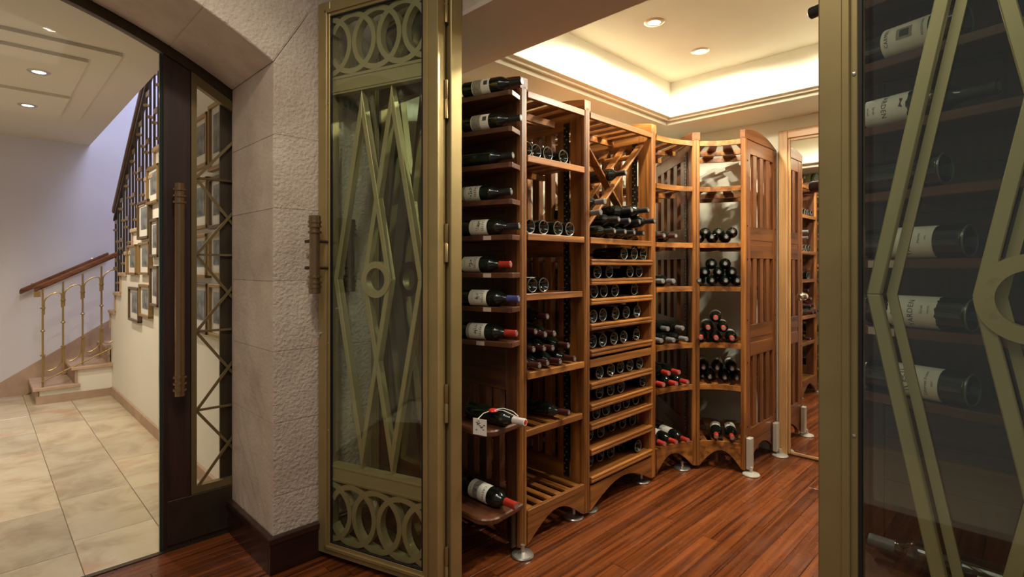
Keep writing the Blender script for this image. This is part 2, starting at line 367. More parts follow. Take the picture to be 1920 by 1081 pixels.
# coffer: opening a 1.90..3.69, c .1..2.03
O=(1.90,3.69,.07,2.03); I=(1.97,3.62,.14,1.96)
cm=MB(); 
cm.box(O[1],AF,CR,CL,HS,HS+.035); cm.box(1.90,O[1],O[3],CL,HS,HS+.035); cm.box(1.90,O[1],CR,O[2],HS,HS+.035)
cm.box(1.90,AF,CR,CL,2.712,2.76)
ce=struct('ceiling',cm,'plaster')
lm=MB()   # ledge above the lip
for (x0,x1,y0,y1) in ((I[1],O[1]+.03,O[2]-.03,O[3]+.03),(O[0]-.02,I[0],O[2]-.03,O[3]+.03),(I[0],I[1],I[3],O[3]+.03),(I[0],I[1],O[2]-.03,I[2])):
    lm.box(x0,x1,y0,y1,HS+.036,HS+.056)
struct('coffer_ledge',lm,'plaster',ce,bev=.003)
sm=MB()
for (x0,x1,y0,y1) in ((O[1]-.035,O[1]-.02,O[2]+.02,O[3]-.02),(O[0]+.02,O[1]-.02,O[3]-.035,O[3]-.02)):
    sm.box(x0,x1,y0,y1,HS+.022,HS+.036)
struct('coffer_molding',sm,'plaster',ce)
wm=MB()
wm.box(I[1]+.004,I[1]+.024,I[2],I[3]+.02,HS+.056,2.712); wm.box(I[0]-.02,I[1]+.02,I[3]+.004,I[3]+.024,HS+.056,2.712)
wm.box(I[0]-.024,I[0]-.004,I[2],I[3]+.02,HS+.056,2.712); wm.box(I[0]-.02,I[1]+.02,I[2]-.024,I[2]-.004,HS+.056,2.712)
struct('coffer_side',wm,'coffer',ce)
def downlight(a,c,z,label,group,r=.045):
    t=T('ceiling_downlight',label,'ceiling light',(a,c,z),group)
    t.part('trim_ring',MB().lathe([(r*.72,0),(r*.78,-.006),(r*1.1,-.007),(r*1.25,-.003),(r*1.25,0)],24,(a,c,z)),'steel',smooth=True)
    t.part('lens',MB().lathe([(0.001,-.002),(r*.72,-.002),(r*.72,0)],24,(a,c,z-.001)),'lens')
G='recessed spotlights in the cellar ceiling coffer'
downlight(2.66,1.54,2.712,'nearer of two round recessed spotlights in bright coffer ceiling',G)
downlight(3.22,1.54,2.712,'farther round recessed spotlight by the coffer corner',G)
for a in (2.4,3.3): downlight(a,.55,2.712,('recessed ceiling spotlight behind the right glass door, near the entrance beam' if a<3 else 'recessed ceiling spotlight behind the right glass door, near the far wall'),G)
# ------------------------------------------------------------------ mirror door in the far wall
t=T('mirror_door','oak framed door filled with a tall mirror in the far cellar wall','door',(AF-.02,.9,0))
MD0,MD1=1.368,.30
a1=AF-.002
t.part('door_casing',MB().box(a1-.03,a1,MD0,MD0-.06,0,2.33),'light_z',bev=.004)
t.part('door_casing',MB().box(a1-.03,a1,MD1,MD1+.06,0,2.33),'light_z',bev=.004)
t.part('door_casing',MB().box(a1-.03,a1,MD0-.061,MD1+.061,2.27,2.33),'light_y',bev=.004)
t.part('door_edge',MB().box(a1-.022,a1,MD0-.062,MD0-.078,.012,2.268),'light_z',bev=.003)
t.part('door_edge',MB().box(a1-.022,a1,MD1+.062,MD1+.078,.012,2.268),'light_z',bev=.003)
t.part('door_edge',MB().box(a1-.022,a1,MD0-.079,MD1+.079,.012,.03),'light_y',bev=.003)
t.part('door_edge',MB().box(a1-.022,a1,MD0-.079,MD1+.079,2.25,2.268),'light_y',bev=.003)
t.part('mirror',MB().box(a1-.014,a1-.004,MD0-.079,MD1+.079,.031,2.249),'mirror')
kn=t.part('door_knob',MB().lathe([(.001,-.062),(.015,-.062),(.026,-.052),(.028,-.04),(.02,-.028),(.010,-.024),(.010,-.012),(.024,-.008),(.026,0)],20,(a1-.014,1.215,1.14),'x'),'chrome',smooth=True)
# ------------------------------------------------------------------ stair hall shell
HC=2.72; CB=7.64
struct('wall_hall_back',MB().box(-3,2.4,CB,CB+.1,0,4.7),'hallwall')
struct('wall_hall_far_left',MB().box(-3.1,-3,2.95,CB+.1,0,4.7),'hallwall')
struct('wall_stair_right',MB().box(2.1,2.2,2.96,CB,0,4.7),'hallwall')
struct('wall_hall_front',MB().box(.93,2.2,2.96,3.0,0,4.7),'picwall')
struct('wall_hall_front_upper',MB().box(-3,.93,2.96,3.0,2.75,4.7),'picwall')
hc=MB().box(-3,.887,3.0,CB,HC,HC+.25)
hcs=struct('ceiling_hall',hc,'hallceil')
struct('ceiling_stairwell',MB().box(-3,2.2,2.96,CB+.1,4.7,4.8),'hallwall')
struct('ceiling_panel',MB().box(-2.6,.654,4.19,6.3,HC-.022,HC),'hallceil',hcs)
struct('ceiling_panel',MB().box(-2.4,.504,4.40,6.2,HC-.044,HC-.022),'hallceil',hcs)
struct('ceiling_panel',MB().box(-2.4,.50,5.37,6.1,HC-.066,HC-.044),'hallceil',hcs)
G='recessed spotlights in the stair hall ceiling'
downlight(.29,4.84,HC-.044,'recessed spotlight in hall ceiling, the nearer and higher in view',G,.05)
downlight(.28,5.81,HC-.066,'recessed spotlight in hall ceiling, deeper in toward the stairs',G,.05)
# picture wall with stepped top: steps rise toward the viewer
steps=[]; c=7.02; z=1.06
prof=[(3.0,0),(7.06,0),(7.06,.86)]
cs=7.06; zz=.86
while cs>3.6 and zz<2.6:
    steps.append((cs,zz)); prof.append((cs,zz)); cs-=.29; prof.append((cs,zz)); zz+=.2
steps.append((cs,zz)); prof.append((cs,zz)); prof.append((3.0,zz))
pw=struct('wall_pictures',MB().prism(prof,1.0,1.06,'x'),'picwall')
struct('baseboard_hall',MB().box(.985,.9995,3.0,6.98,0,.09),'marble_trim',bev=.002)
# ------------------------------------------------------------------ stairs
st=T('staircase','marble staircase turning behind the white picture wall','staircase',(1.0,6.95,0))
ck=-.22
for i,(cc,zz) in enumerate(steps):
    st.part('tread',MB().box(.975,2.09,cc-.29,cc+.02,zz+.001,zz+.035),'marble_trim',bev=.004)
    st.part('riser',MB().box(.985,2.09,cc-.01,cc+.008,zz-.165,zz),'marble_trim')
# flight one: two visible steps climbing to the right
st.part('riser',MB().box(.395,.415,6.97,7.63,0,.135),'marble_trim')
st.part('tread',MB().box(.37,.73,6.93,7.63,.135,.167),'marble_trim',bev=.004)
st.part('riser',MB().box(.69,.71,6.95,7.63,.167,.305),'marble_trim')
st.part('tread',MB().box(.66,1.03,6.93,7.63,.305,.337),'marble_trim',bev=.004)
st.part('riser',MB().box(.97,.99,7.05,7.63,.337,.475),'marble_trim')
st.part('tread',MB().box(.95,1.35,7.07,7.63,.475,.507),'marble_trim',bev=.004)
st.part('riser',MB().box(1.25,1.27,7.07,7.63,.507,.66),'marble_trim')
st.part('tread',MB().box(1.24,2.09,7.07,7.63,.66,.69),'marble_trim',bev=.004)
st.part('stringer_panel',MB().box(.42,.998,6.965,6.985,.075,.135).box(.712,.998,6.965,6.985,.135,.305),'picwall')
st.part('side_skirting',MB().box(.395,.998,6.955,6.968,0,.08),'marble_trim')
st.part('wall_stringer',MB().prism([(-2.9,0),(.35,0),(2.0,.9),(2.0,1.25),(1.0,.70),(.12,.13),(-2.9,.13)],7.615,7.638,'y'),'marble_trim')
# railings
def railing_part(T_,p0,p1,n,h,first=0):
    """loops: rods between p0 and p1 (room frame points on the string), height h"""
    p0=Vector(p0); p1=Vector(p1)
    P=[p0.lerp(p1,i/(n-1)) for i in range(n)]
    Z=Vector((0,0,1))
    for i,p in enumerate(P):
        b=T_.part('baluster',MB().tube([p,p+Z*h],.0085,8),'brass_bal',smooth=True)
        m=MB()
        for zz in (.34*h,.56*h):
            q=p+Z*zz
            m.lathe([(.009,-.012),(.016,-.008),(.02,0),(.016,.008),(.009,.012)],10,(q.x,q.y,q.z)) if zz>.5*h else None
        for zz in (.30*h,.80*h):
            q=p+Z*zz; m.lathe([(.012,-.008),(.021,-.006),(.021,.006),(.012,.008)],10,(q.x,q.y,q.z))
        T_.part('collar',m,'brass_bal',b,smooth=True)
    d=(p1-p0)/(n-1)
    for i in range(n-1):
        q=P[i]
        top=[];bot=[]
        for k in range(9):
            t=PI*k/8; s=.5-.5*math.cos(t)*.86
            top.append(q+d*s+Z*(h*.86+.055*math.sin(t)-.005)); bot.append(q+d*s+Z*(.14*h-.055*math.sin(t)+.02))
        top=[top[0]-Z*.12]+top+[top[-1]-Z*.12]; bot=[bot[0]+Z*.12]+bot+[bot[-1]+Z*.12]
        T_.part('arch_loop',MB().tube(top,.007,6),'brass_bal',smooth=True); T_.part('cup_loop',MB().tube(bot,.007,6),'brass_bal',smooth=True)
r1=T('stair_railing','short brass railing with reddish wooden handrail beside the first stair steps','railing',(.445,6.97,.167))
railing_part(r1,(.445,6.97,.20),(1.06,6.97,.50),5,.93)
r1.part('foot',MB().tube([(.445,6.97,.167),(.445,6.97,.21)],.0085,8),'brass_bal')
r1.part('base_rail',MB().tube([(.43,6.97,.22),(1.08,6.97,.535)],.008,8),'brass_bal')
r1.part('handrail',MB().prism([(.38,1.10),(.38,1.155),(1.09,1.54),(1.09,1.485)],6.945,6.995,'y'),'rail',bev=.012)
r1.part('rail_bracket',MB().box(.38,.43,6.955,6.985,1.055,1.11),'brass_bal')
o=MB().prism([(.30,1.06),(.30,1.115),(1.05,1.52),(1.05,1.465)],7.55,7.60,'y')
ob=T('wall_handrail','wooden handrail fixed on the lavender wall behind the stair','handrail',(.3,7.58,1.06))
ob.part('handrail',o,'rail',bev=.012)
for x in (.4,.9): ob.part('rail_bracket',MB().tube([(x,7.575,1.12+.54*(x-.3)),(x,7.6385,1.08+.54*(x-.3))],.01,6),'brass_bal')
r2=T('stair_railing','tall dark bronze railing rising over the stepped picture wall','railing',(1.03,6.9,1.06))
n2=22; s0,s1=6.98,3.9
def rz_(c): return .86+.035+(7.06-c)*.69
P0=Vector((1.03,s0,rz_(s0)-.05)); P1=Vector((1.03,s1,rz_(s1)-.05))
for i in range(n2):
    p=P0.lerp(P1,i/(n2-1)); k=int((7.06-p.y)/.29); zb=min(.86+.2*k,steps[-1][1])+.034
    top=rz_(p.y)+1.0
    b=r2.part('baluster',MB().tube([(p.x,p.y,zb),(p.x,p.y,top)],.010,6),'bronze_dark')
    m=MB()
    for f in ((.25,.62) if i%2 else (.42,.80)):
        q=zb+(top-zb)*f; m.lathe([(.010,-.014),(.024,-.008),(.024,.008),(.010,.014)],8,(p.x,p.y,q))
    r2.part('collar',m,'brass_bal',b)
    if i%2==0 and i<n2-1:
        p2=P0.lerp(P1,(i+1)/(n2-1)); q=(zb+top)/2
        m=MB()
        for f in (.12,.5,.88):
            z_=zb+(top-zb)*f; m.box(p.x-.008,p.x+.008,p2.y,p.y,z_-.02,z_+.02)
        r2.part('link_bar',m,'brass_bal')
r2.part('handrail',MB().prism([(7.02,rz_(7.02)+.99),(7.02,rz_(7.02)+1.05),(5.3,rz_(5.3)+1.05),(3.9,rz_(3.9)+1.05),(3.9,rz_(3.9)+.99)],1.0,1.06,'x'),'rail_brown',bev=.01)
r2.part('lower_rail',MB().prism([(7.0,rz_(7.0)+.90),(7.0,rz_(7.0)+.93),(3.9,rz_(3.9)+.93),(3.9,rz_(3.9)+.90)],1.01,1.05,'x'),'bronze_dark')
# framed pictures on the picture wall, from the pixel boxes they fill
def pic(x0,x1,y0,y1,label,fr='frame_gold',n=0):
    f=lambda px:(1-(px-960)/1000)/(1+(px-960)/1000) # c at a=1.0
    c0,c1=f(x0),f(x1); cm_=(c0+c1)/2; Y=.7071*(1+cm_)
    z1=1.35+(500-y0)/1000*Y; z0=1.35+(500-y1)/1000*Y
    t=T('framed_picture',label,'picture',(.99,cm_,z0),'small framed photographs on the stair hall wall')
    w=.022; A0,A1=.965,.9985
    m=MB().box(A0,A1,c1,c1+w,z0,z1).box(A0,A1,c0-w,c0,z0,z1).box(A0,A1,c1,c0,z0,z0+w).box(A0,A1,c1,c0,z1-w,z1)
    t.part('picture_frame',m,fr,bev=.003)
    t.part('mount',MB().box(.982,.995,c1+w,c0-w,z0+w,z1-w),'mat_board')
    mw=(c0-c1)*.22; mh=(z1-z0)*.2
    t.part('photograph',MB().box(.979,.981,c1+mw,c0-mw,z0+mh*1.3,z1-mh*.8),'photo')
pic(245,262,459,515,'narrow framed photograph, leftmost of the middle row, below the stair edge')
pic(267,287,454,515,'framed photograph second in the middle row of the picture wall')
pic(248,267,538,602,'lowest leftmost framed photograph on the picture wall','frame_dark')
pic(268,288,533,594,'lowest framed photograph just right of the lowest leftmost one')
pic(288.5,304,498,574,'framed photograph beside the dark door stile, low on the picture wall','frame_dark')
pic(288.5,304,410,482,'framed photograph beside the dark door stile at mid height','frame_dark')
pic(265,286,377,448,'framed photograph directly under the stair steps, third row from the bottom','frame_dark')
pic(283,304,312,382,'topmost framed photograph left of the dark door stile')
pic(364,398,222,318,'large glossy picture at the top left inside the lattice panel','frame_gold')
pic(401,430,192,318,'tall picture at the top right inside the lattice panel','frame_gold')
pic(364,398,338,430,'framed picture in second row behind the lattice','frame_gold')
pic(401,430,330,428,'framed picture in second row partly behind the dark post','frame_dark')
pic(364,397,440,520,'pale framed picture in third row behind the lattice','frame_gold')
pic(401,430,437,517,'framed picture in third row partly behind the dark post','frame_gold')
pic(364,398,530,622,'bottom picture behind the lattice, dark image in a pale mount','frame_dark')
pic(401,430,532,632,'bottom right picture behind the lattice beside the dark post','frame_gold')
# ------------------------------------------------------------------ screen in the arch
sc=T('arch_door_screen','dark timber stile with bronze lattice side light filling the right of the stone arch','door screen',(.76,2.97,0))
def arcz(a,r): return AZ+math.sqrt(max(0,r*r-(a-AX)**2))
def arch_strip(a0,a1,r0,r1,y0,y1,n=24):
    m=MB()
    t0=math.asin(max(-1,min(1,(a0-AX)/r0))); t1=math.asin(max(-1,min(1,(a1-AX)/r0)))
    for i in range(n):
        u0=t0+(t1-t0)*i/n; u1=t0+(t1-t0)*(i+1)/n
        P=[(AX+r*math.sin(u),AZ+r*math.cos(u)) for r,u in ((r0,u0),(r0,u1),(r1,u1),(r1,u0))]
        vs=[(x,y0,z) for x,z in P]+[(x,y1,z) for x,z in P]
        m.add(vs,[(0,1,2,3),(7,6,5,4),(0,1,5,4),(1,2,6,5),(2,3,7,6),(3,0,4,7)])
    return m
sc.part('arch_head_frame',arch_strip(-1.75,.98,AR+.03,AR-.045,2.955,2.995,36),'bronze_dark')
sc.part('stile',MB().prism([(.618,.0),(.735,0),(.735,arcz(.735,AR-.046)),(.618,arcz(.618,AR-.046))],2.958,2.992,'y'),'dark_z',bev=.003)
sc.part('glass_edge_strip',MB().prism([(.606,0),(.6165,0),(.6165,arcz(.6165,AR-.05)),(.606,arcz(.606,AR-.05))],2.966,2.984,'y'),'glassedge')
z0p=.235
def pz(a): return arcz(a,AR-.046)
MATS['screen_gold']=plain('aged_screen_gold',(.21,.155,.07),.45,.6)
lp=sc.part('side_light_frame',MB().prism([(.736,z0p),(.76,z0p),(.76,pz(.76)),(.736,pz(.736))],2.955,2.99,'y').box(.76,1.08,2.955,2.99,z0p,z0p+.035).prism([(.76,pz(.76)-.05),(.98,pz(.98)-.05),(.98,pz(.98)),(.76,pz(.76))],2.955,2.99,'y').prism([(1.05,z0p),(1.08,z0p),(1.08,2.1),(1.05,2.1)],2.955,2.99,'y'),'screen_gold')
lv=[.40-.115+.389*i for i in range(0,7)]
nodes=[z for z in lv]
# nodes measured from the photograph: .64,1.03,1.41,1.79
nodes=[.255+.0]+[.64,1.03,1.41,1.79,2.18]
def bar(m,p,q,w,y0,y1):
    p=Vector((p[0],p[1])); q=Vector((q[0],q[1])); d=(q-p).normalized(); nrm=Vector((-d.y,d.x))*w/2
    m.prism([(p+nrm)[:],(q+nrm)[:],(q-nrm)[:],(p-nrm)[:]],y0,y1,'y'); return m
for i in range(5):
    za,zb=nodes[i],nodes[i+1]
    if i>0: sc.part('lattice_bar',bar(MB(),(.76,za),(1.05,za),.011,2.966,2.976),'screen_gold',lp)
    if i==4: 
        sc.part('lattice_bar',bar(MB(),(.76,za),(.95,za+.23),.013,2.96,2.968),'screen_gold',lp)
    else:
        sc.part('lattice_bar',bar(MB(),(.76,za),(1.05,zb),.013,2.960,2.968),'screen_gold',lp)
        sc.part('lattice_bar',bar(MB(),(.76,zb),(1.05,za),.013,2.968,2.976),'screen_gold',lp)
sc.part('lattice_bar',bar(MB(),(.76,nodes[4]),(1.05,nodes[4]),.011,2.966,2.976),'screen_gold',lp)
sc.part('side_glass',MB().prism([(.76,.27),(1.05,.27),(1.05,2.1),(.76,pz(.76)-.05)],2.979,2.983,'y'),'clearglass')
sc.part('back_post',MB().box(.872,1.04,2.984,2.994,.24,2.19),'bronze_dark')
sc.part('kick_plate',MB().box(.636,1.08,2.951,2.957,.02,z0p-.002),'bronze_dark',bev=.002,label='dark bronze kick plate')
sc.part('bottom_rail',MB().box(.736,1.08,2.958,2.99,.0,z0p-.001),'dark_x')
hx=.672; 
h=sc.part('pull_handle',MB().lathe([(.021,.74),(.021,1.745)],20,(hx,2.895,0)),'bronze',smooth=True)
for zz in (.77,.80,.83,1.655,1.685,1.715): sc.part('handle_ring',MB().lathe([(.02,-.007),(.028,-.005),(.028,.005),(.02,.007)],20,(hx,2.895,zz)),'bronze',h,smooth=True)
sc.part('handle_standoff',MB().tube([(hx,2.895,.9),(hx,2.958,.9)],.01,10).tube([(hx,2.895,1.6),(hx,2.958,1.6)],.01,10),'bronze',h)
gp=MB(); 
pts=[(-1.74,.006)]+[(.604,.006)]+[( .604-i*(2.344/24), arcz(.604-i*(2.344/24),AR-.048)) for i in range(25)]
gd=tag(struct('glass_door',gp.prism(pts,2.972,2.978,'y'),'clearglass'),'large frameless glass pane in the stone arch left of the dark stile','glass door'); del gd['kind']
# ------------------------------------------------------------------ bi-fold grille doors
ZB,ZT=.03,2.57
def annulus(m,cx,cz,ro,ri,y0,y1,x0,x1,z0,z1,n=40):
    for k in range(n):
        t0=2*PI*k/n; t1=2*PI*(k+1)/n
        P=[(cx+r*math.cos(t),cz+r*math.sin(t)) for r,t in ((ri,t0),(ri,t1),(ro,t1),(ro,t0))]
        if any(p[0]<x0-.006 or p[0]>x1+.006 or p[1]<z0-.01 or p[1]>z1+.01 for p in P): continue
        P=[(min(max(p[0],x0),x1),min(max(p[1],z0),z1)) for p in P]
        m.add([(x,y0,z) for x,z in P]+[(x,y1,z) for x,z in P],[(0,1,2,3),(7,6,5,4),(0,1,5,4),(1,2,6,5),(2,3,7,6),(3,0,4,7)])
    return m
def leaf(world,rz,label,Wd=.668,hinge=None,handle=False,back=False):
    t=T('glazed_grille_door',label,'door',group='tall gold metal doors with glazed lozenge grilles',rz=rz,world=world)
    st_=.075; TH=.06; x0,x1=st_,Wd-st_
    t.part('stile',MB().box(0,st_,0,TH,ZB,ZT),'gold',bev=.003); t.part('stile',MB().box(x1,Wd,0,TH,ZB,ZT),'gold',bev=.003)
    t.part('bottom_rail',MB().box(x0,x1,0,TH,ZB,ZB+.055),'gold',bev=.002); t.part('top_rail',MB().box(x0,x1,0,TH,ZT-.07,ZT),'gold',bev=.002)
    bd=.012; g0,g1=ZB+.055,ZT-.07
    # raised bead round the glass and a dark seal
    t.part('glazing_bead',MB().box(x0-.03,x0-.014,-.008,.002,g0-.03,g1+.03).box(x1+.014,x1+.03,-.008,.002,g0-.03,g1+.03).box(x0-.03,x1+.03,-.008,.002,g0-.03,g0-.014).box(x0-.03,x1+.03,-.008,.002,g1+.014,g1+.03),'gold',bev=.002)
    t.part('seal',MB().box(x0,x0+.006,.001,.012,g0,g1).box(x1-.006,x1,.001,.012,g0,g1).box(x0,x1,.001,.012,g0,g0+.005).box(x0,x1,.001,.012,g1-.005,g1),'gasket')
    t.part('glass_pane',MB().box(x0+.001,x1-.001,.006,.009,g0+.001,g1-.001),'glass')
    t.part('glass_pane',MB().box(x0+.001,x1-.001,.051,.054,g0+.001,g1-.001),'glass')
    # grille
    y0,y1=.013,.049; cx=Wd/2; k=(Wd-2*st_)/.518
    zl,zh=.447,2.14; zm=(zl+zh)/2
    b1=t.part('band_rail',MB().box(x0,x1,y0,y1,.365,zl).box(x0,x1,y0-.003,y0,.372,.378).box(x0,x1,y0-.003,y0,.43,.436),'gold_grille'); b2=t.part('band_rail',MB().box(x0,x1,y0,y1,zh,2.222).box(x0,x1,y0-.003,y0,2.15,2.156).box(x0,x1,y0-.003,y0,2.208,2.214),'gold_grille')
    for s in (-1,1):
        c=cx+s*.083*k; hw=.165*k
        for (sx,sz) in ((-1,1),(1,1),(-1,-1),(1,-1)):
            za=zh if sz>0 else zl
            w=.024*k
            # bar as a sheared prism so its ends meet cleanly
            P=[(c+sx*hw,zm),(c+sx*(hw-w),zm),(c-sx*w*.0,za-sz*.16*1.0),(c,za)]
            P=[(c+sx*hw,zm),(c+sx*(hw-w),zm),(c,za-sz*(zh-zl)/2*(w/hw)),(c,za)]
            Q=[(p[0]+.030*k,p[1]) for p in [(c+sx*hw,zm),(c+sx*(hw-w*.75),zm),(c,za-sz*(zh-zl)/2*(w*.75/hw)),(c,za)]]
            Q=[(min(q[0],x1),q[1]) for q in Q]
            if back: t.part('back_lozenge_bar',MB().prism(Q,.040+.0007*(s+1),.0495,'y'),'gold_grille')
            t.part('lozenge_bar',MB().prism(P,y0+.001*(s+1),.038 if back else .049,'y'),'gold_grille',bev=.002)
    t.part('centre_ring',annulus(MB(),cx,zm,.080,.051,y0-.004,y1-.008,0,1,0,3),'gold_grille',smooth=True)
    for (za,zb) in ((g0,.365),(2.222,g1)):
        R=(zb-za)/2; n=5; s=(x1-x0)/(n-1.15)
        for i in range(n):
            xc=cx+(i-(n-1)/2)*.140*k
            m=annulus(MB(),xc,(za+zb)/2,R,R-.024,y0+.0006*i,y1,x0,x1,za,zb)
            if m.v: t.part('overlapping_ring',m,'gold_grille',smooth=False)
    if hinge:
        for zz in (.10,.78,1.45,2.05,2.45):
            m=MB(); hxp=Wd+.006; hy=TH-.004
            m.lathe([(.008,0),(.008,.075),(.006,.078),(.006,.082),(.008,.085),(.008,.16)],12,(hxp,hy,zz-.08)); m.box(Wd-.001,hxp,hy-.004,hy+.003,zz-.08,zz+.08)
            t.part('hinge',m,'brass_bal',smooth=True)
    if handle:
        for yy,sg in ((-.075,1),(TH+.085,-1)):
            hxx=.060; zc=1.405
            hp=t.part('pull_handle',MB().lathe([(.022,zc-.175),(.026,zc-.172),(.026,zc-.13),(.0225,zc-.13),(.0225,zc+.13),(.026,zc+.13),(.026,zc+.172),(.022,zc+.175)],20,(hxx,yy,0)),'bronze',smooth=True)
            for z_ in (-.145,-.125,-.10,.10,.125,.145): t.part('handle_ring',MB().lathe([(.024,-.006),(.0295,-.004),(.0295,.004),(.024,.006)],20,(hxx,yy,zc+z_)),'bronze',hp,smooth=True)
            m=MB()
            for z_ in (-.06,.06):
                m.tube([(hxx,yy,zc+z_),(hxx,0 if yy<0 else TH,zc+z_)],.007,8); m.tube([(hxx-.055,yy,zc+z_),(hxx,yy,zc+z_)],.008,8)
            t.part('handle_bracket',m,'bronze_dark',hp)
        t.part('lock',MB().lathe([(.001,-.006),(.009,-.006),(.009,0)],12,(.012,0,1.04),'y').box(.009,.015,-.006,0,1.02,1.04),'steel',smooth=True)
    m=MB()
    for z_ in (.6,1.0,1.75,2.1): m.lathe([(.001,-.003),(.004,-.002),(.004,0)],8,(x0-.008,0,z_),'y')
    t.part('bead_screw',m,'steel')
    return t
leaf(Vector((-.903,2.48,0)),math.atan2(-.445,.895),'open gold metal glazed door standing angled beside the stone pillar, with bronze pull handle',hinge=True,handle=True)
leaf(rp(1.395,2.402),-R45,'folded gold metal grille door behind the open one, its edge beside the bottle shelves',Wd=.647)
leaf(rp(1.285,.348),-R45,'gold metal glazed door closed at the right edge, in front of large labelled bottles',back=True)
# ------------------------------------------------------------------ wine racks
LV=[.187,.565,.843,1.22,1.51,1.885,2.19]
DEP=.60; CF=1.745
def dirxf(p0,d): # s along depth, t thickness (to the left of d seen from above), z
    dx,dy=d; return lambda s,t,z:(p0[0]+dx*s-dy*t,p0[1]+dy*s+dx*t,z)
def side_panel(T_,p0,d,L,th=.03,strip=0,wd='oak',solid_above=None,post=True,zbot=.03,slats=4,stripside=1,crest=True):
    xf=dirxf(p0,d); ax='xyz'
    Z=wd+'_z'; hx=wd+('_x' if abs(d[0])>abs(d[1]) else '_y')
    fs=.10; bs=.07; h=th/2
    base=MB(xf).box(.022,fs,-h+.003,h-.003,zbot,2.19).box(L-bs,L,-h+.003,h-.003,zbot,2.19)
    fr=T_.part('side_frame',base,Z,bev=.002)
    mods=[(.187,.843),(.873,1.497),(1.527,2.19)]
    # bottom apron between the feet, arched underneath
    ap=[(fs,.187)]+[(fs+(L-bs-fs)*i/10,.06+.085*math.sin(PI*i/10)) for i in range(11)]+[(L-bs,.187)]
    T_.part('side_rail',MB(xf).prism([(s,z) for s,z in ap],-h+.004,h-.004,'y'),hx,fr)
    for (a,b) in mods:
        T_.part('side_rail',MB(xf).box(fs,L-bs,-h+.004,h-.004,a,a+.09),hx,fr,bev=.002)
        T_.part('side_rail',MB(xf).box(fs,L-bs,-h+.004,h-.004,b-.09,b),hx,fr,bev=.002)
        if solid_above and a>solid_above:
            T_.part('side_infill',MB(xf).box(fs,L-bs,-h+.006,h-.006,a+.09,b-.09),Z,fr)
        else:
            w=L-bs-fs; n=slats; sw=w/(n*2.0+1.0)
            for i in range(n):
                s=fs+sw+(sw*2.0)*i
                T_.part('slat',MB(xf).box(s,s+sw,-h+.007,h-.007,a+.09,b-.09),Z,fr,bev=.002)
    for a in (.858,1.512): T_.part('joint_strip',MB(xf).box(fs,L-bs,-h+.007,h-.007,a-.015,a+.015),hx,fr)
    if post:
        pr=[(0.0,-h*.55),(0.006,-h*.9),(.02,-h),(.024,-h),(.024,h),(.02,h),(.006,h*.9),(0.0,h*.55)]
        T_.part('front_post',MB(xf).prism(pr,zbot-.005,2.205,'z'),'oak_z',bev=.0015)
        if th>.045: T_.part('post_groove',MB(xf).box(-.0005,.003,-.0015,.0015,zbot,2.2),'dark_z')
    if crest:
        cr=[(0,2.192)]+[(L*i/12, 2.192+.078*math.sin(PI*min(1,(i/12*.80+.22)))**.8) for i in range(12)]+[(L,2.192)]
        T_.part('crest',MB(xf).prism(cr,-h,h,'y'),hx,bev=.002)
    if strip:
        y=stripside*(h+.001)
        T_.part('perforated_strip',MB(xf).box(.105,.14,min(y-.002*stripside,y+.004*stripside),max(y-.002*stripside,y+.004*stripside),.2,2.14),'blackstrip')
        m=MB(xf); z=.22; i=0
        while z<2.12:
            s=.115 if i%2 else .128; m.box(s,s+.008,min(y,y+.007*stripside),max(y,y+.007*stripside),z,z+.006); z+=.022; i+=1
        o=T_.part('strip_holes',m,'stud'); o['kind']='stuff'
    m=MB()
    return fr
def foot(T_,a,c,bracket=None,mat='steel'):
    T_.part('foot_disc',MB().lathe([(.052,0),(.054,.004),(.05,.010),(.02,.016),(.010,.018),(.010,.05)],28,(a,c,0.001)),mat,smooth=True)
    if bracket: T_.part('foot_bracket',MB().box(*bracket),mat,bev=.004)
def shelf(T_,front,back,z,nsl,wd='oak',thick=.032,rails=3,drop=0,solid=False,name='shelf'):
    """front/back: lists of (a,c) points, same length; a slatted shelf between them"""
    n=len(front)
    F=[Vector(p) for p in front]; B=[Vector(p) for p in back]
    def at(lst,u):
        x=u*(n-1); i=min(int(x),n-2); return lst[i].lerp(lst[i+1],x-i)
    def strip(d0,d1,z0,z1):
        m=MB(); N=max(1,(n-1))
        inner=[f+(b-f).normalized()*d0 for f,b in zip(F,B)]; outer=[f+(b-f).normalized()*d1 for f,b in zip(F,B)]
        for i in range(n-1):
            P=[inner[i],inner[i+1],outer[i+1],outer[i]]
            m.add([(p.x,p.y,z0) for p in P]+[(p.x,p.y,z1) for p in P],[(0,1,2,3),(7,6,5,4),(0,1,5,4),(1,2,6,5),(2,3,7,6),(3,0,4,7)])
        return m
    D=min((b-f).length for f,b in zip(F,B))
    fr=T_.part(name,strip(0,.022,z-thick,z),wd+'_x',bev=.002 if n==2 else 0)
    for q in ([.5,.95] if rails==3 else [.95]):
        T_.part('shelf_rail',strip(D*q-.012,D*q+.012,z-thick-.012,z-.013),wd+'_x',fr)
    for i in range(nsl):
        u0=(i+.22)/nsl; u1=(i+.78)/nsl
        f0,f1,b0,b1=at(F,u0),at(F,u1),at(B,u0),at(B,u1)
        P=[f0+(b0-f0).normalized()*.022,f1+(b1-f1).normalized()*.022,f1+(b1-f1).normalized()*D,f0+(b0-f0).normalized()*D]
        m=MB(); m.add([(p.x,p.y,z-.013) for p in P]+[(p.x,p.y,z-.002) for p in P],[(3,2,1,0),(4,5,6,7),(0,1,5,4),(1,2,6,5),(2,3,7,6),(3,0,4,7)])
        T_.part('shelf_slat',m,wd+'_y',fr)
    return fr
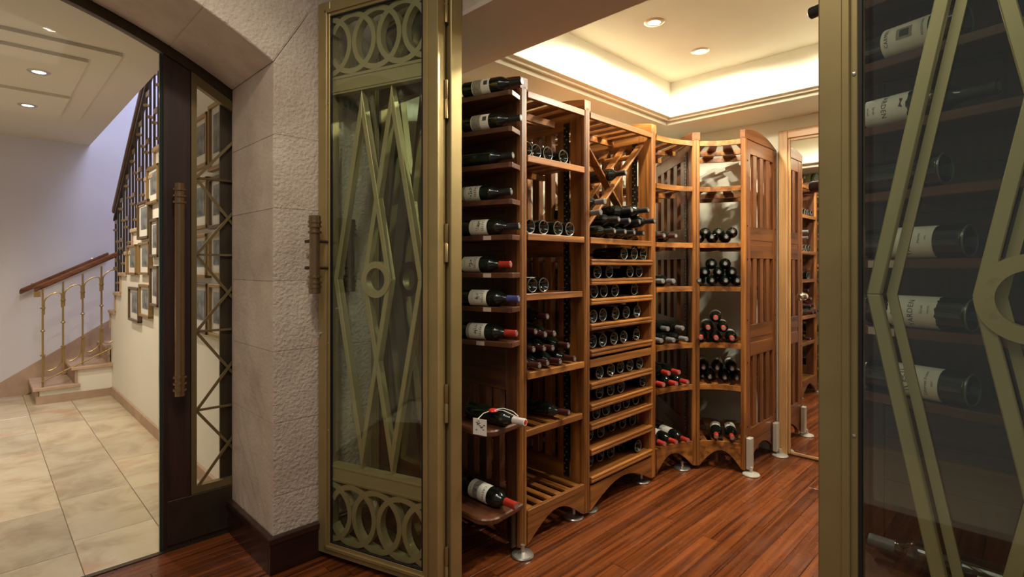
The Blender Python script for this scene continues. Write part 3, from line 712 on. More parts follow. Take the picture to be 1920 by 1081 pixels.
def apron(T_,p,q,ztop=.160,wd='oak'):
    d=Vector(q)-Vector(p); L=d.length; d.normalize(); xf=dirxf(p,(d.x,d.y))
    pts=[(0,ztop)]+[(0,.025)]+[(.02+(L-.04)*i/14,.035+.095*math.sin(PI*i/14)) for i in range(15)]+[(L,.025),(L,ztop)]
    T_.part('apron',MB(xf).prism(pts,0,.022,'y'),wd+'_x',bev=.001)
# unit 1
A0,A1_=1.80,1.853; Bx0,Bx1=2.295,2.350; Cx0,Cx1=2.985,3.040
u1=T('wine_rack','open oak rack with slatted shelves, nearest, carrying the labelled bottles on its end','wine rack',(2.07,2.0,0),'modular oak wine racks')
side_panel(u1,(1.826,CF),(0,1),DEP,.053,wd='brown',solid_above=.85)
side_panel(u1,(2.3225,CF),(0,1),DEP,.055,strip=1,stripside=1)
for z in LV[1:6]:
    set_=0.0 if z in (.843,1.885,1.51) else .012
    shelf(u1,[(A1_,CF+set_),(Bx0,CF+set_)],[(A1_,CF+.59),(Bx0,CF+.59)],z,5)
shelf(u1,[(A1_,CF),(Bx0,CF)],[(A1_,CF+.59),(Bx0,CF+.59)],LV[0],6)
shelf(u1,[(A1_,CF),(Bx0,CF)],[(A1_,CF+.59),(Bx0,CF+.59)],2.19,4)
u1.part('roof_tray_rail',MB().box(A1_+.0,Bx0-.09,CF+.13,CF+.15,2.10,2.135),'oak_x',bev=.002)
u1.part('roof_tray_rail',MB().box(Bx0-.11,Bx0-.09,CF+.15,CF+.5,2.10,2.135),'oak_y',bev=.002)
apron(u1,(A1_,CF+.002),(Bx0,CF+.002))
u1.part('back_rail',MB().box(A1_,Bx0,CF+.585,CF+.6,1.95,2.08).box(A1_,Bx0,CF+.585,CF+.6,.9,1.0).box(A1_,Bx0,CF+.585,CF+.6,.2,.32),'oak_x')
for i in range(3): u1.part('back_slat',MB().box(A1_+.07+.14*i,A1_+.12+.14*i,CF+.586,CF+.599,.32,1.95),'oak_z')
foot(u1,1.80,1.73); u1.part('foot_bracket',MB().box(1.765,1.795,1.765,1.79,.03,.21),'bronze_dark',bev=.004); foot(u1,2.27,1.80)
# end shelves
def tri_shelf(T_,z,out,zt=.024,wd='brown'):
    return T_.part('end_shelf',MB().prism(out,z-zt,z),wd+'_y',bev=.002)
UP=[2.155,1.99,1.826,1.66,1.497,1.323,1.165,1.006]
wedge=[(1.799,1.745),(1.715,1.712),(1.70,1.72),(1.66,1.86),(1.615,2.02),(1.60,2.13),(1.62,2.19),(1.799,2.30)]
for i,z in enumerate(UP):
    s=tri_shelf(u1,z,wedge)
    if i in (5,6,7,4):
        f=.30 if i!=7 else .42
        p=Vector((1.70,1.72)).lerp(Vector((1.615,2.02)),f); q=Vector((1.70,1.72)).lerp(Vector((1.615,2.02)),f+.14)
        n_=Vector((-.951,-.308))*.0015
        u1.part('shelf_tag',MB().prism([(p+n_)[:],(q+n_)[:],(q-n_)[:],(p-n_)[:]],z-.022,z-.003),'pricetag',s)
rnd=[(1.799,1.72)]+[(1.62-.08*math.sin(PI/2*i/6),1.72-.02+.08-.08*math.cos(PI/2*i/6)) for i in range(7)]+[(1.54,2.25),(1.799,2.30)]
for z in (.634,.249): u1.part('end_shelf',MB().prism(rnd,z-.028,z),'brown_y',bev=.006)
u1.part('end_apron',MB().prism([(1.80,.2),(2.3,.2),(2.3,.06)]+[(2.25-.45*i/10,.06+.08*math.sin(PI*i/10)) for i in range(11)]+[(1.80,.06)],1.755,1.775,'x'),'brown_y')
# unit 2
u2=T('wine_rack','oak rack with diamond bin above ten shallow bottle trays','wine rack',(2.67,2.0,0),'modular oak wine racks')
side_panel(u2,(3.0125,CF),(0,1),DEP,.055,strip=1,stripside=1)
TR=[1.391,1.283,1.174,1.036,.893,.715,.60,.495,.357,.207]
for z in TR:
    tr=u2.part('tray',MB().box(Bx1,Cx0,CF+.02,CF+.58,z-.012,z-.004),'oak_x')
    m=MB().prism([(CF,z-.034),(CF-.008,z-.030),(CF-.008,z-.018),(CF-.002,z-.015),(CF-.008,z-.012),(CF-.008,z-.002),(CF,z+.002),(CF+.02,z+.002),(CF+.02,z-.034)],Bx1,Cx0,'x')
    u2.part('tray_lip',m,'oak_x',tr,bev=.0015)
u2.part('divider_board',MB().box(Bx1,Cx0,CF+.004,CF+.026,.800,.845),'oak_x',bev=.002)
shelf(u2,[(Bx1,CF),(Cx0,CF)],[(Bx1,CF+.59),(Cx0,CF+.59)],1.51,6)
shelf(u2,[(Bx1,CF),(Cx0,CF)],[(Bx1,CF+.59),(Cx0,CF+.59)],2.19,6)
apron(u2,(Bx1,CF+.002),(Cx0,CF+.002))
foot(u2,2.95,1.80); foot(u2,2.40,1.80)
u2.part('back_rail',MB().box(Bx1,Cx0,CF+.585,CF+.6,.8,.9).box(Bx1,Cx0,CF+.585,CF+.6,1.5,1.6),'oak_x')
# diamond bin: two crossed slatted planes
z0,z1=1.53,2.12
def diag(flip):
    a0,a1=(Bx1+.005,Cx0-.01) if not flip else (Cx0-.01,Bx1+.005)
    p=Vector((a0,z0)); q=Vector((a1,z1)); d=(q-p).normalized(); n=Vector((-d.y,d.x))*.006
    for k in range(4):
        y=CF+.055+.125*k+(.03 if flip else 0)
        u2.part('diamond_slat',MB().prism([(p+n)[:],(q+n)[:],(q-n)[:],(p-n)[:]],y,y+.05,'y'),'oak_x',bev=.002)
    for f in (.12,.88):
        r=p.lerp(q,f); e=d*.02; m2=n*2.4
        nn=n*1.0
        P=[(r+e-nn*3.2)[:],(r-e-nn*3.2)[:],(r-e-nn*1.02)[:],(r+e-nn*1.02)[:]]
        u2.part('cross_batten',MB().prism(P,CF+.08,CF+.46,'y'),'oak_y')
diag(False); diag(True)
# corner units
ECX,ECZ=.49,.35
def arc(th): return (3.04+ECX*math.sin(th),1.40+ECZ*math.cos(th))
Cn=(3.9,2.22)
E=(3.53,1.40)
def arcpts(t0,t1,n=7): return [arc(t0+(t1-t0)*i/(n-1)) for i in range(n)]
D=arc(PI/4)
dl=Vector((4.085,2.33))-Vector(D); dL=dl.length; dn=dl.normalized()
u3=T('wine_rack','curved corner rack unit, left half, beside the tray rack','wine rack',(3.3,2.0,0),'modular oak wine racks')
side_panel(u3,(D[0],D[1]),(dn.x,dn.y),dL-.02,.055,strip=1,stripside=1,wd='mid')
f3=arcpts(.03,PI/4-.06); b3=[(3.06,2.335)]*1
def backpts(front,ends):
    n=len(front); return [tuple(Vector(ends[0]).lerp(Vector(ends[1]),i/(n-1))) for i in range(n)]
b3=backpts(f3,((3.06,2.33),(3.90,2.33)))
for z in LV[1:]:
    shelf(u3,f3,b3,z,4)
shelf(u3,f3,b3,LV[0],4)
for (pa,pb) in zip(f3[:-1],f3[1:]): pass
def curved_apron(T_,F,ztop):
    m=MB(); n=len(F); N=(n-1)
    for i in range(n-1):
        za=.03+.10*math.sin(PI*i/N); zb=.03+.10*math.sin(PI*(i+1)/N)
        p=Vector(F[i]); q=Vector(F[i+1]); d=(q-p).normalized(); nn=Vector((-d.y,d.x))*.02
        P=[p,q,q+nn,p+nn]; zz=[za,zb,zb,za]
        m.add([(v.x,v.y,z) for v,z in zip(P,zz)]+[(v.x,v.y,ztop) for v in P],[(0,1,2,3),(7,6,5,4),(0,1,5,4),(1,2,6,5),(2,3,7,6),(3,0,4,7)])
    T_.part('apron',m,'oak_x')
f3d=arcpts(.03,PI/4-.06,17); curved_apron(u3,f3d,.160)
foot(u3,3.33,1.72)
u4=T('wine_rack','curved corner rack unit, right half, ending in a tall slatted side panel','wine rack',(3.7,1.8,0),'modular oak wine racks')
side_panel(u4,E,(1,0),.59,.032,slats=3,wd='mid')
f4=arcpts(PI/4+.06,PI/2-.03); b4=backpts(f4,((4.11,2.22),(4.11,1.43)))
for z in LV: shelf(u4,f4,b4,z,4)
curved_apron(u4,arcpts(PI/4+.06,PI/2-.03,17),.160)
MATS['pale_metal']=plain('pale_cast_metal',(.55,.52,.45),.35,.3)
foot(u4,3.545,1.35,(3.54,3.59,1.35,1.382,.03,.235),'pale_metal'); foot(u4,4.05,1.34,(4.02,4.07,1.35,1.382,.03,.235),'pale_metal')
m=MB()
for s in (.045,.55):
    for z in (.30,.72,1.0,1.4,1.62,2.05): m.lathe([(.001,-.0185),(.006,-.0185),(.006,-.0165)],8,(E[0]+s,E[1]+.001,z),'y')
u4.part('bolt_cap',m,'dark_z')
# right-hand rack
RF=.42
u5=T('wine_rack','shade-darkened oak rack behind the right glass door with end shelves of large bottles','wine rack',(2.4,.1,0),'modular oak wine racks')
side_panel(u5,(1.826,RF),(0,-1),.60,.053,wd='brown',solid_above=.1)
side_panel(u5,(2.60,RF),(0,-1),.60,.055); side_panel(u5,(3.38,RF),(0,-1),.60,.055)
for (x0,x1) in ((A1_,2.573),(2.628,3.353)):
    for z in LV: shelf(u5,[(x0,RF),(x1,RF)],[(x0,RF-.58),(x1,RF-.58)],z,6,wd='brown')  # brown instead of oak: the shade here is put into the shelf colour
    xf=None
UR=[2.235,2.06,1.89,1.72,1.545,1.37,1.195,1.02]
wr=[(1.799,RF),(1.72,RF+.03),(1.70,RF+.02),(1.66,RF-.12),(1.615,RF-.28),(1.585,RF-.40),(1.60,RF-.46),(1.799,RF-.57)]
for i,z in enumerate(UR):
    if z<2.15 or 1:
        s=u5.part('end_shelf',MB().prism(wr,z-.024,z),'brown_y',bev=.002)
    if i in (5,6):
        p=Vector((1.70,RF+.02)).lerp(Vector((1.615,RF-.28)),.36); q=Vector((1.70,RF+.02)).lerp(Vector((1.615,RF-.28)),.56)
        n_=Vector((-.951,.308))*.0015
        u5.part('shelf_tag',MB().prism([(p+n_)[:],(q+n_)[:],(q-n_)[:],(p-n_)[:]],z-.022,z-.003),'pricetag',s)
rr_=[(1.799,RF-.01)]+[(1.62-.08*math.sin(PI/2*i/6),RF-.02-.08+.08*math.cos(PI/2*i/6)) for i in range(7)]+[(1.54,RF-.52),(1.799,RF-.57)]
for z in (.575,.22): u5.part('end_shelf',MB().prism(rr_,z-.028,z),'brown_y',bev=.006)
foot(u5,1.80,RF+.01,(1.765,1.795,RF-.05,RF-.02,.03,.21))
# ------------------------------------------------------------------ bottles
BL,BR=.30,.0375
def bottle_mesh(name,L,r,mat='bottle'):
    m=MB(); seg=24; k=L/.30; q=r/.0375
    prof0=[(.001,.030),(.014,.026),(.025,.012),(.0318,.002)]
    m.cur=0; m.lathe([(a*q,b*k) for a,b in prof0],seg); m.f.pop(); m.mi.pop()
    m.cur=1
    prof1=[(.0318,.002),(.0335,.0002),(.0355,0),(.0372,.003)]  # heel ring that carries the painted highlight
    prof2=[(.0372,.003),(.0375,.008),(.0375,.190),(.0365,.200),(.032,.212),(.024,.224),(.0172,.236),(.0150,.248),(.0142,.262),(.0142,.290),(.0150,.293),(.0150,.300),(.011,.300)]
    m.lathe([(a*q,b*k) for a,b in prof1],seg); m.f.pop(); m.mi.pop(); m.f.pop(); m.mi.pop()
    m.cur=0; m.lathe([(a*q,b*k) for a,b in prof2],seg); 
    # remove the inner cap of second lathe start
    idx=len(m.f)-2; m.f.pop(idx); m.mi.pop(idx)
    me=bpy.data.meshes.new(name); me.from_pydata(m.v,[],m.f); me.materials.append(MATS[mat]); me.materials.append(MATS['base_highlight'] if mat=='bottle' else MATS[mat]); me.polygons.foreach_set('material_index',m.mi)
    b=bmesh.new(); b.from_mesh(me); bmesh.ops.remove_doubles(b,verts=b.verts,dist=1e-5); bmesh.ops.recalc_face_normals(b,faces=b.faces); b.to_mesh(me); b.free()
    me.polygons.foreach_set('use_smooth',[True]*len(me.polygons)); me.set_sharp_from_angle(angle=math.radians(50))
    return me
def cap_mesh(L,r,mat):
    k=L/.30; q=r/.0375; m=MB()
    m.lathe([(.0160*q,.236*k),(.0158*q,.250*k),(.0152*q,.29*k),(.0158*q,.292*k),(.0158*q,.3015*k),(.014*q,.3030*k)],20)
    m.cur=1; m.lathe([(.0100*q,.3030*k),(.0100*q,.3036*k),(.001,.3038*k)],20)
    return m.mesh('capsule',[MATS[mat],MATS['cap_captip'] if mat!='cap_white' else MATS['wax']],True)
def cyl_patch(r,z0,z1,h,mat,name='label',ragged=0,n=20):
    m=MB(); vs=[];fs=[]
    for i in range(n+1):
        t=-h+2*h*i/n; a_=random.uniform(-ragged,ragged); b_=random.uniform(-ragged,ragged)
        vs+=[(r*math.cos(t),r*math.sin(t),z0+a_),(r*math.cos(t),r*math.sin(t),z1+b_)]
    for i in range(n): fs.append((2*i,2*i+2,2*i+3,2*i+1))
    m.add(vs,fs); me=bpy.data.meshes.new(name); me.from_pydata(m.v,[],m.f); me.materials.append(MATS[mat]); me.polygons.foreach_set('use_smooth',[True]*n); return me
def text_mesh(txt,size,r,z,off=0,mat='ink',sx=1.0,space=1.1):
    cu=bpy.data.curves.new('t','FONT'); cu.body=txt; cu.size=size; cu.align_x='CENTER'; cu.align_y='CENTER'; cu.space_character=space; cu.resolution_u=2
    o=bpy.data.objects.new('t',cu); COL.objects.link(o); dg=bpy.context.evaluated_depsgraph_get()
    me=bpy.data.meshes.new_from_object(o.evaluated_get(dg)); bpy.data.objects.remove(o)
    if r:
        for v in me.vertices:
            t=(v.co.x*sx+off)/r; y=v.co.y; v.co=((r)*math.cos(t),(r)*math.sin(t),z+y)
    me.materials.clear(); me.materials.append(MATS[mat]); me.name='lettering'; return me
CACHE={}
def getm(key,fn):
    if key not in CACHE: CACHE[key]=fn()
    return CACHE[key]
NB=[0]
def bottle(tip,d,label,group,cap='cap_black',L=BL,r=BR,lab=None,face=None,cat='wine bottle',mat='bottle',base_org=False,roll=0):
    """tip: world point of the neck end (or of the base when base_org); d: unit vector base->neck"""
    d=Vector(d).normalized(); tip=Vector(tip); base=tip if base_org else tip-d*L
    f=Vector(face) if face else Vector((0,0,1)); f=(f-d*f.dot(d)).normalized(); y=d.cross(f)
    M=Matrix((f,y,d)).transposed().to_4x4(); M=Matrix.Translation(base)@M@Matrix.Rotation(roll,4,'Z')
    e=bpy.data.objects.new('wine_bottle',None); COL.objects.link(e); e.empty_display_size=.03; e.matrix_world=M; tag(e,label,cat,group)
    link('glass_body',getm(('b',L,r,mat),lambda:bottle_mesh('glass_body',L,r,mat)),e)
    link('capsule',getm(('c',L,r,cap),lambda:cap_mesh(L,r,cap)),e)
    q=r/.0375; k=L/.30
    if lab:
        z0,z1=.055*k,.150*k
        if lab=='plain': link('label',getm(('l',L,r),lambda:cyl_patch(r+.0006,z0,z1,1.35,'label')),e)
        else:
            rag=.0025 if lab=='torn' else 0
            lo=link('label',cyl_patch(r+.0006,z0 if lab!='cab' else .05*k,z1 if lab!='long' else .165*k,1.45,'label',ragged=rag),e)
            rr=r+.0012
            if lab in ('castel','castel2','long'):
                for nm,sz,zz in (('CASTEL',.017,z1-.022 if lab!='long' else .145*k),('GRAND VIN',.005,z0+.018)):
                    link('lettering',text_mesh(nm,sz*q,rr,zz),lo)
                m=MB()
                for i in range(26):
                    t=random.gauss(0,.32); zc=z0+.048+random.gauss(0,.006); h_=.0012; w_=random.uniform(.03,.09)
                    m.add([(rr*math.cos(t-w_),rr*math.sin(t-w_),zc-h_),(rr*math.cos(t+w_),rr*math.sin(t+w_),zc-h_),(rr*math.cos(t+w_*.6),rr*math.sin(t+w_*.6),zc+h_*2),(rr*math.cos(t-w_*.6),rr*math.sin(t-w_*.6),zc+h_*2)],[(0,1,2,3)])
                link('engraving',m.mesh('engraving',MATS['ink']),lo)
                if lab=='long': link('label_band',cyl_patch(r+.0010,z0+.03,z0+.065,1.45,'label_grey'),lo)
                if lab=='castel2': link('label_band',cyl_patch(r+.0010,z0-.004,z0+.012,1.45,'label_grey'),lo)
            if lab=='square':
                link('label_band',cyl_patch(r+.0010,z0+.004,z0+.05,1.3,'label_grey'),lo)
                link('crest',cyl_patch(r+.0011,z1-.030,z1-.010,.28,'ink'),lo)
            if lab in ('yarden','torn'):
                link('lettering',text_mesh('YARDEN',.0165*q,rr,z0+.047*k,off=-.006),lo)
                link('lettering',text_mesh('Merlot' if lab=='yarden' else 'Syrah',.008*q,rr,z0+.026*k,off=.004),lo)
                link('lettering',text_mesh('1976' if lab=='yarden' else 'GALILEE',.005*q,rr,z0+.013*k,off=.004),lo)
                m=MB(); m.prism([(-.012,.0),(-.002,.004),(.010,.0),(.014,.010),(.004,.006),(-.010,.010)],0,.0004)
                m.v=[(rr*math.cos(v[0]/rr-.05),rr*math.sin(v[0]/rr-.05),z1-.018+v[1]) for v in m.v]; link('emblem',m.mesh('emblem',MATS['ink_brown']),lo)
            if lab=='cab':
                def ring():
                    m=MB(); n=30
                    for R0,R1 in ((.026*q,.0245*q),(.019*q,.0175*q)):
                        vs=[]
                        for i in range(n+1):
                            t=2*PI*i/n
                            for R_ in (R0,R1): vs.append((rr*math.cos(R_*math.sin(t)/rr),rr*math.sin(R_*math.sin(t)/rr),.118*k+R_*math.cos(t)))
                        m.add(vs,[(2*i,2*i+2,2*i+3,2*i+1) for i in range(n)])
                    for i in range(40):
                        t=random.uniform(0,2*PI); R_=random.uniform(0,.015)*q; x=R_*math.sin(t)/rr; zc=.118*k+R_*math.cos(t); w_=.05;h_=.0016
                        m.add([(rr*math.cos(x-w_),rr*math.sin(x-w_),zc-h_),(rr*math.cos(x+w_),rr*math.sin(x+w_),zc-h_*.3),(rr*math.cos(x+w_*.5),rr*math.sin(x+w_*.5),zc+h_)],[(0,1,2)])
                    return m.mesh('emblem',MATS['ink'])
                link('emblem',ring(),lo); link('lettering',text_mesh('Cabernet Franc',.0085*q,rr,.073*k),lo); link('lettering',text_mesh('2007',.006*q,rr,.060*k),lo)
            if lab=='carmel':
                link('lettering',text_mesh('CARMEL',.012*q,rr,z1-.012*k),lo); link('lettering',text_mesh('ARGENTINA',.007*q,rr,z0+.010*k),lo)
                link('emblem',cyl_patch(r+.0011,z0+.03*k,z0+.062*k,.36,'label_grey'),lo); link('emblem',cyl_patch(r+.0013,z0+.036*k,z0+.055*k,.22,'ink'),lo)
            if lab=='cave':
                link('picture',cyl_patch(r+.0010,z0+.004,z0+.062,1.25,'ink_brown'),lo); link('lettering',text_mesh('New Cave',.014*q,rr,z1-.016*k,off=.0),lo)
    NB[0]+=1
    return e
def unit_dir(a,c): v=rp(a,c,0); return v.normalized()
def c_at(px,a): r=(px-960)/1000; return a*(1-r)/(1+r)
def a_at(px,c): r=(px-960)/1000; return c*(1+r)/(1-r)
# bottles on the end shelves of the nearest rack
d_end=unit_dir(.308,-.951)
rows=[(978,'cap_black','square','top shelf, below the ceiling'),(976,'cap_black','square','second shelf from the top'),(961,'cap_black',None,'third shelf from the top, showing no label'),(958,'cap_black','castel2','fourth shelf from the top'),(973,'cap_black','castel','fifth shelf from the top'),(957,'cap_red','castel','sixth shelf from the top, with red capsule'),(972,'cap_blue','plainC','seventh shelf from the top, with blue capsule'),(968,'cap_red','castel2','eighth shelf from the top, with red capsule')]
for (px,cp,lb,wh),z in zip(rows,UP):
    a=1.745; c=c_at(px,a)
    bottle(rp(a,c,z+.0385),d_end,'bottle lying on the near rack end, '+wh,'bottles lying on the end shelves of the near rack',cp,lab='castel' if lb=='plainC' else lb,face=unit_dir(-1,0)+Vector((0,0,.25)),mat='bottle')
d_v=unit_dir(0,-1)
bt=bottle(rp(1.68,c_at(984,1.68),.634+.040),unit_dir(.10,-.99),'green bottle with white capsule, hanging tag and red wax seal on rounded end shelf','bottles lying on the end shelves of the near rack','cap_white',L=.33,r=.038)
tg=T('bottle_tag','white paper tag on string with round red wax seal on white capped bottle','tag',(1.60,1.86,.70))
tg.part('wax_seal',MB().lathe([(.001,.010),(.013,.009),(.020,.005),(.023,0)],20,(1.632,1.752,.705)),'wax',smooth=True)
tg.part('string',MB().tube([(1.632,1.752,.709),(1.645,1.70,.714),(1.66,1.655,.700),(1.668,1.63,.692),(1.682,1.645,.694),(1.685,1.68,.706),(1.665,1.72,.716),(1.632,1.752,.709)],.0018,6),'string')
tg.part('string',MB().tube([(1.632,1.752,.709),(1.585,1.765,.700),(1.528,1.74,.690)],.0018,6),'string')
tg.part('paper',MB(dirxf((1.528,1.725),(.25,-.968))).box(-.035,.035,0,.0012,.625,.695),'tagpaper')
pm=MB(dirxf((1.527,1.725),(.25,-.968)))
for i in range(14): 
    x=random.uniform(-.02,.02); z=random.uniform(.645,.685); pm.box(x,x+.008,-.0012,.0004,z,z+.002)
tg.part('scribble',pm,'ink')
bottle(rp(1.68,c_at(967,1.68),.249+.0435),d_v,'large bottle with cream label and red capsule on the lowest end shelf','bottles lying on the end shelves of the near rack','cap_red',L=.34,r=.042,lab='long',face=unit_dir(-1,0)+Vector((0,0,.45)))
# unit 1 bottles, bases outward
d_in=unit_dir(0,1); d_out=unit_dir(0,-1)
def bases(z,pxs,desc,group,c=CF+.03,cap='cap_black',sh=None,offs=None,rr=BR):
    n=len(pxs); names=['leftmost','second from left','third from left','fourth from left','fifth from left','sixth from left']
    for i,px in enumerate(pxs):
        cc=c+(offs[i] if offs else random.uniform(0,.02)); a=a_at(px,cc)
        nm=names[i] if i<n-1 or n==1 else 'rightmost'
        if n==1: nm='single'
        bottle(rp(a,cc,z+rr+.002),d_in,f'{nm} bottle base facing out {desc}',group,cap,r=rr,base_org=True,lab='plain' if random.random()<.5 else None,roll=random.uniform(-1,1))
bases(1.885,[989,1006,1028,1057],'on the upper shelf of the near rack','bottles with bases out in the near rack')
bases(1.51,[994,1020,1047,1069],'on the chest-high shelf of the near rack','bottles with bases out in the near rack')
bases(1.22,[999,1020],'on the middle shelf of the near rack','bottles with bases out in the near rack')
def tipat(px,off,mode,z):
    # where the ray of column px meets the unit's front chord, moved out by off along the bottle axis
    if mode=='u': c=CF-off; return rp(a_at(px,c),c,z)
    P,Q=(arc(0),D) if mode=='3' else (D,E)
    r=(px-960)/1000
    d=DIR[mode]; P=Vector(P)+Vector(d)*off; Q=Vector(Q)+Vector(d)*off
    # (a-c)=r(a+c) -> a(1-r)-c(1+r)=0
    f=lambda p:p[0]*(1-r)-p[1]*(1+r); t=f(P)/(f(P)-f(Q)); p=P.lerp(Q,t); return rp(p.x,p.y,z)
DIR={'3':(-.33,-.944),'4':(-.90,-.44)}
def necks(mode,z,lst,where,group,cap='cap_black',lab=None):
    for it in lst:
        px,row,off,name=it[:4]; cp=it[4] if len(it)>4 else cap
        d=d_out if mode=='u' else unit_dir(*DIR[mode])
        d=(d+Vector((random.uniform(-.03,.03),random.uniform(-.03,.03),0))).normalized()
        zz=z+BR+.001+row*.066
        bottle(tipat(px,off,mode,zz),d,f'{name} {where}',group,cp,lab=lab,roll=random.uniform(-.5,.5))
G='bottles piled with necks out in the near rack'
W_='in the neck-out pile of the near rack'
necks('u',.843,[(1011,0,.05,'bottle at left of the bottom row'),(1026,0,.03,'second bottle of the bottom row'),(1050,0,.05,'third bottle of the bottom row'),(1077,0,.05,'rightmost bottom row bottle'),
 (1000,1,-.02,'leftmost bottle of the second row'),(1020,1,.0,'second bottle of the second row'),(1036,1,.02,'third bottle of the second row'),(1065,1,.02,'rightmost bottle of the second row'),
 (1022,2,-.01,'left bottle of the third row'),(1039,2,.0,'right bottle of the third row'),(1026,3.3,-.03,'topmost bottle'),(1004,2.2,-.05,'deep set bottle, far left third row')],W_,G,'cap_wine')
bottle(tipat(1066,.02,'u',.565+.0395),unit_dir(.22,-.97),'single bottle with wine capsule lying on the knee-high shelf of the near rack',None,'cap_wine')
# unit 2
G='bottles in the ten shallow trays'
nt_=['top','second','third','fourth','fifth','sixth','seventh','eighth','ninth','bottom']
trows=[[1171,1190,1207],[1121,1143,1182,1199],[1115,1133,1154,1190],[1113,1131,1155,1175,1195],[1112,1131,1152,1170,1194],[1125,1146,1164,1182,1200],[1125,1146,1165,1206],[1119,1137,1158,1175,1193,1207]]
for i,pxs in enumerate(trows): bases(TR[i],pxs,f'in the {nt_[i]} tray of the tray rack',G,c=CF+.03)
bases(TR[8],[1106,1127,1148,1168,1187],'deep in the ninth tray of the tray rack',G,c=CF+.04,offs=[.05,.04,.06,.05,.04])
bases(TR[9],[1106,1126,1146,1166,1197],'in the bottom tray of the tray rack',G,c=CF+.03,offs=[.06,.07,.06,.08,0])
G='bottles piled with necks out in the diamond bin'
necks('u',1.512,[(1152,0,.04,'leftmost bottle of the bottom row'),(1172,0,.05,'second bottle of the bottom row'),(1189,0,.05,'third bottle of the bottom row'),(1206,0,.06,'rightmost bottle of the bottom row'),(1130,0,-.08,'deep set bottle at left of the bottom row'),
 (1160,1.05,.03,'leftmost bottle of the middle row'),(1180,1.0,.05,'second bottle of the middle row'),(1199,1.0,.04,'third bottle of the middle row'),(1227,1.05,.12,'long protruding bottle, middle row right','cap_black'),(1126,1.4,.06,'grey capped bottle low at the left edge','cap_grey'),
 (1184,2.0,.03,'left bottle of the upper row'),(1215,2.0,.10,'right bottle of the upper row'),(1134,2.3,.07,'grey capped bottle high at the left edge','cap_grey'),(1173,5.2,.03,'single bottle cradled in the upper part')],'of the diamond bin',G)
# unit 3
G='bottles in the left corner rack unit'
W3='in the left corner rack unit'
necks('3',1.51,[(1245,0,.02,'left wine capped bottle on the chest-high shelf'),(1267,0,.04,'right wine capped bottle on the chest-high shelf')],W3,G,'cap_wine')
necks('3',1.22,[(1243,0,0,'left bottle on the middle shelf'),(1263,0,.03,'right bottle on the middle shelf')],W3,G,'cap_grey')
necks('3',.843,[(1240,0,.02,'leftmost bottle under the middle shelf'),(1263,0,.04,'second bottle under the middle shelf'),(1287,0,.04,'rightmost bottle under the middle shelf'),(1280,1,.0,'upper right bottle under the middle shelf'),(1252,1,-.02,'upper left bottle under the middle shelf')],W3,G,'cap_grey')
necks('3',.565,[(1244,0,.03,'left red capped bottle of the lower row'),(1268,0,.05,'middle red capped bottle of the lower row'),(1289,0,.05,'right red capped bottle of the lower row'),(1254,1,.02,'left red capped bottle of the upper row'),(1273,1,.03,'right red capped bottle of the upper row')],W3,G,'cap_red')
necks('3',.187,[(1246,0,.03,'left red capped bottle on the lowest shelf'),(1268,0,.04,'middle red capped bottle on the lowest shelf'),(1290,0,.05,'right red capped bottle on the lowest shelf')],W3,G,'cap_red',lab='plain')
# unit 4
G='bottles in the right corner rack unit'
W4='in the right corner rack unit'
necks('4',1.51,[(1311,0,-.02,'lower left bottle on the chest-high shelf'),(1335,0,-.02,'lower middle bottle on the chest-high shelf'),(1362,0,-.02,'lower right bottle on the chest-high shelf'),(1323,.5,-.0,'raised left bottle on the chest-high shelf'),(1348,.5,0,'raised middle bottle on the chest-high shelf'),(1374,.5,0,'raised right bottle on the chest-high shelf')],W4,G)
necks('4',1.22,[(1311,0,0,'first bottle in bottom row of black pyramid'),(1335,0,0,'second bottle in bottom row of black pyramid'),(1361,0,0,'third bottle in bottom row of black pyramid'),(1383,0,0,'fourth bottle in bottom row of black pyramid'),(1322,.85,0,'left bottle in middle row of black pyramid'),(1348,.85,0,'middle bottle in middle row of black pyramid'),(1373,.85,0,'right bottle in middle row of black pyramid'),(1335,1.7,0,'left top bottle of black pyramid'),(1360,1.7,0,'right top bottle of black pyramid')],W4,G)
necks('4',.843,[(1314,0,.02,'left bottom red capped bottle of the six-bottle pyramid'),(1343,0,.02,'middle bottom red capped bottle of the six-bottle pyramid'),(1373,0,.02,'right bottom red capped bottle of the six-bottle pyramid'),(1328,1,.02,'left middle-row bottle of the six-bottle pyramid'),(1357,1,.02,'right middle-row bottle of the six-bottle pyramid'),(1342,2,.02,'top bottle of the six-bottle pyramid')],W4,G,'cap_red',lab='plain')
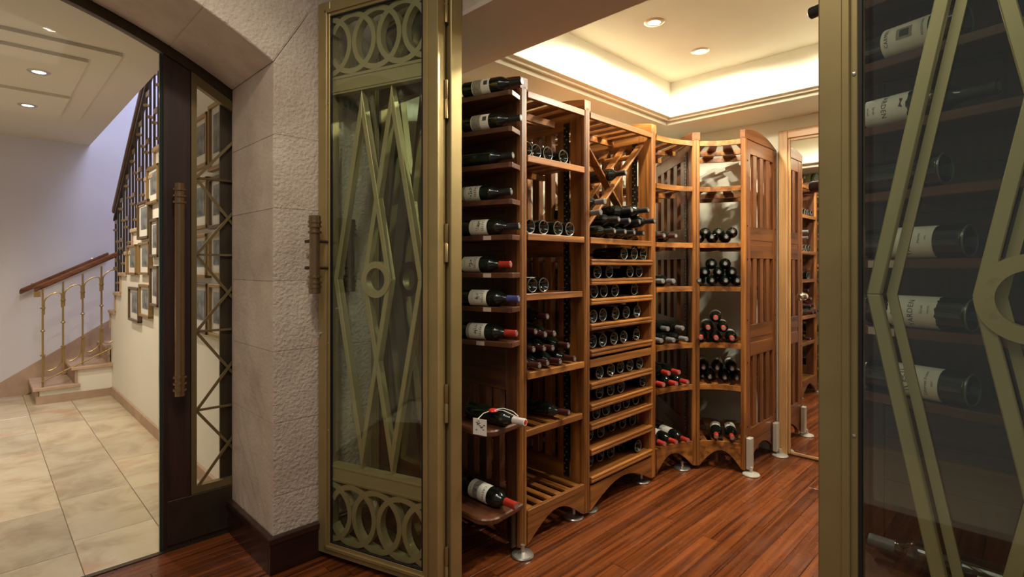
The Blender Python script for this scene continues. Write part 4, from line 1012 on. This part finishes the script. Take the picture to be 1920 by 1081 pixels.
necks('4',.565,[(1306,0,-.1,'far left lower bottle below the pyramid'),(1331,0,-.08,'left lower bottle below the pyramid'),(1359,0,-.08,'right lower bottle below the pyramid'),(1382,0,-.08,'far right lower bottle below the pyramid'),(1319,1,-.06,'left upper bottle below the pyramid'),(1345,1,-.06,'middle upper bottle below the pyramid'),(1373,1,-.06,'right upper bottle below the pyramid')],W4,G,'cap_wine',lab='plain')
necks('4',.187,[(1343,0,-.01,'left of two labelled bottles on the lowest shelf'),(1373,0,-.01,'right of two labelled bottles on the lowest shelf')],W4,G,'cap_red',lab='plain')
# right rack end bottles (necks to the left, bases to the right)
G='large bottles on the end shelves behind the right glass door'
dR=unit_dir(.308,.951)
fc=unit_dir(-1,.0)+Vector((0,0,.15))
RL,RRr=.335,.040
def rbot(z,px,label,lab,cap='cap_black',flip=False,a=1.745,Lx=RL,mat='bottle',rr=RRr):
    c=c_at(px,a); p=rp(a,c,z+rr+.001)
    if flip: q=p-dR*Lx; bottle(q,-dR,label,G,cap,L=Lx,r=rr,lab=lab,face=fc,mat=mat)
    else: bottle(p,dR,label,G,cap,L=Lx,r=rr,lab=lab,face=fc,mat=mat)
rbot(2.06,1522,'bottle on the topmost shelf in view, only its dark neck end showing','torn')
rbot(1.89,1550,'bottle with a round portrait emblem on its pale label','carmel')
rbot(1.72,1590,'long necked bottle pointing right with torn pale label','torn',flip=True)
rbot(1.545,1524,'unlabelled dark bottle whose wine red neck pokes past the door stile',None,cap='cap_wine')
rbot(1.37,1556,'large bottle with smooth pale label lettered sideways above the torn one','yarden')
rbot(1.195,1560,'large bottle with rough edged torn label below the smooth labelled one','torn')
rbot(1.02,1560,'large bottle with circular emblem label, lowest of the labelled row','cab')
c=c_at(1632,1.70)
bottle(rp(1.70,c,.575+.041),unit_dir(.05,1),'brown clear glass bottle with shiny neck on the low end shelf',G,'cap_grey',L=.30,r=.039,face=fc,mat='bottle_grey')
bottle(rp(1.585,-.17,.575+.043),unit_dir(.05,-1),'bottle with brown picture label on the low end shelf at the lower right corner',G,'cap_black',L=.34,r=.042,lab='cave',face=fc+Vector((0,0,.3)))
tm=text_mesh('RO',.055,0,0); 
o=link('stencil_letters',tm,u5.e); o['label']='dark stencilled letters on the wood'
o.matrix_local=Matrix.Translation((1.797-2.4,.10-.1,1.60))@Matrix(((0,0,-1),(-1,0,0),(0,1,0))).to_4x4()
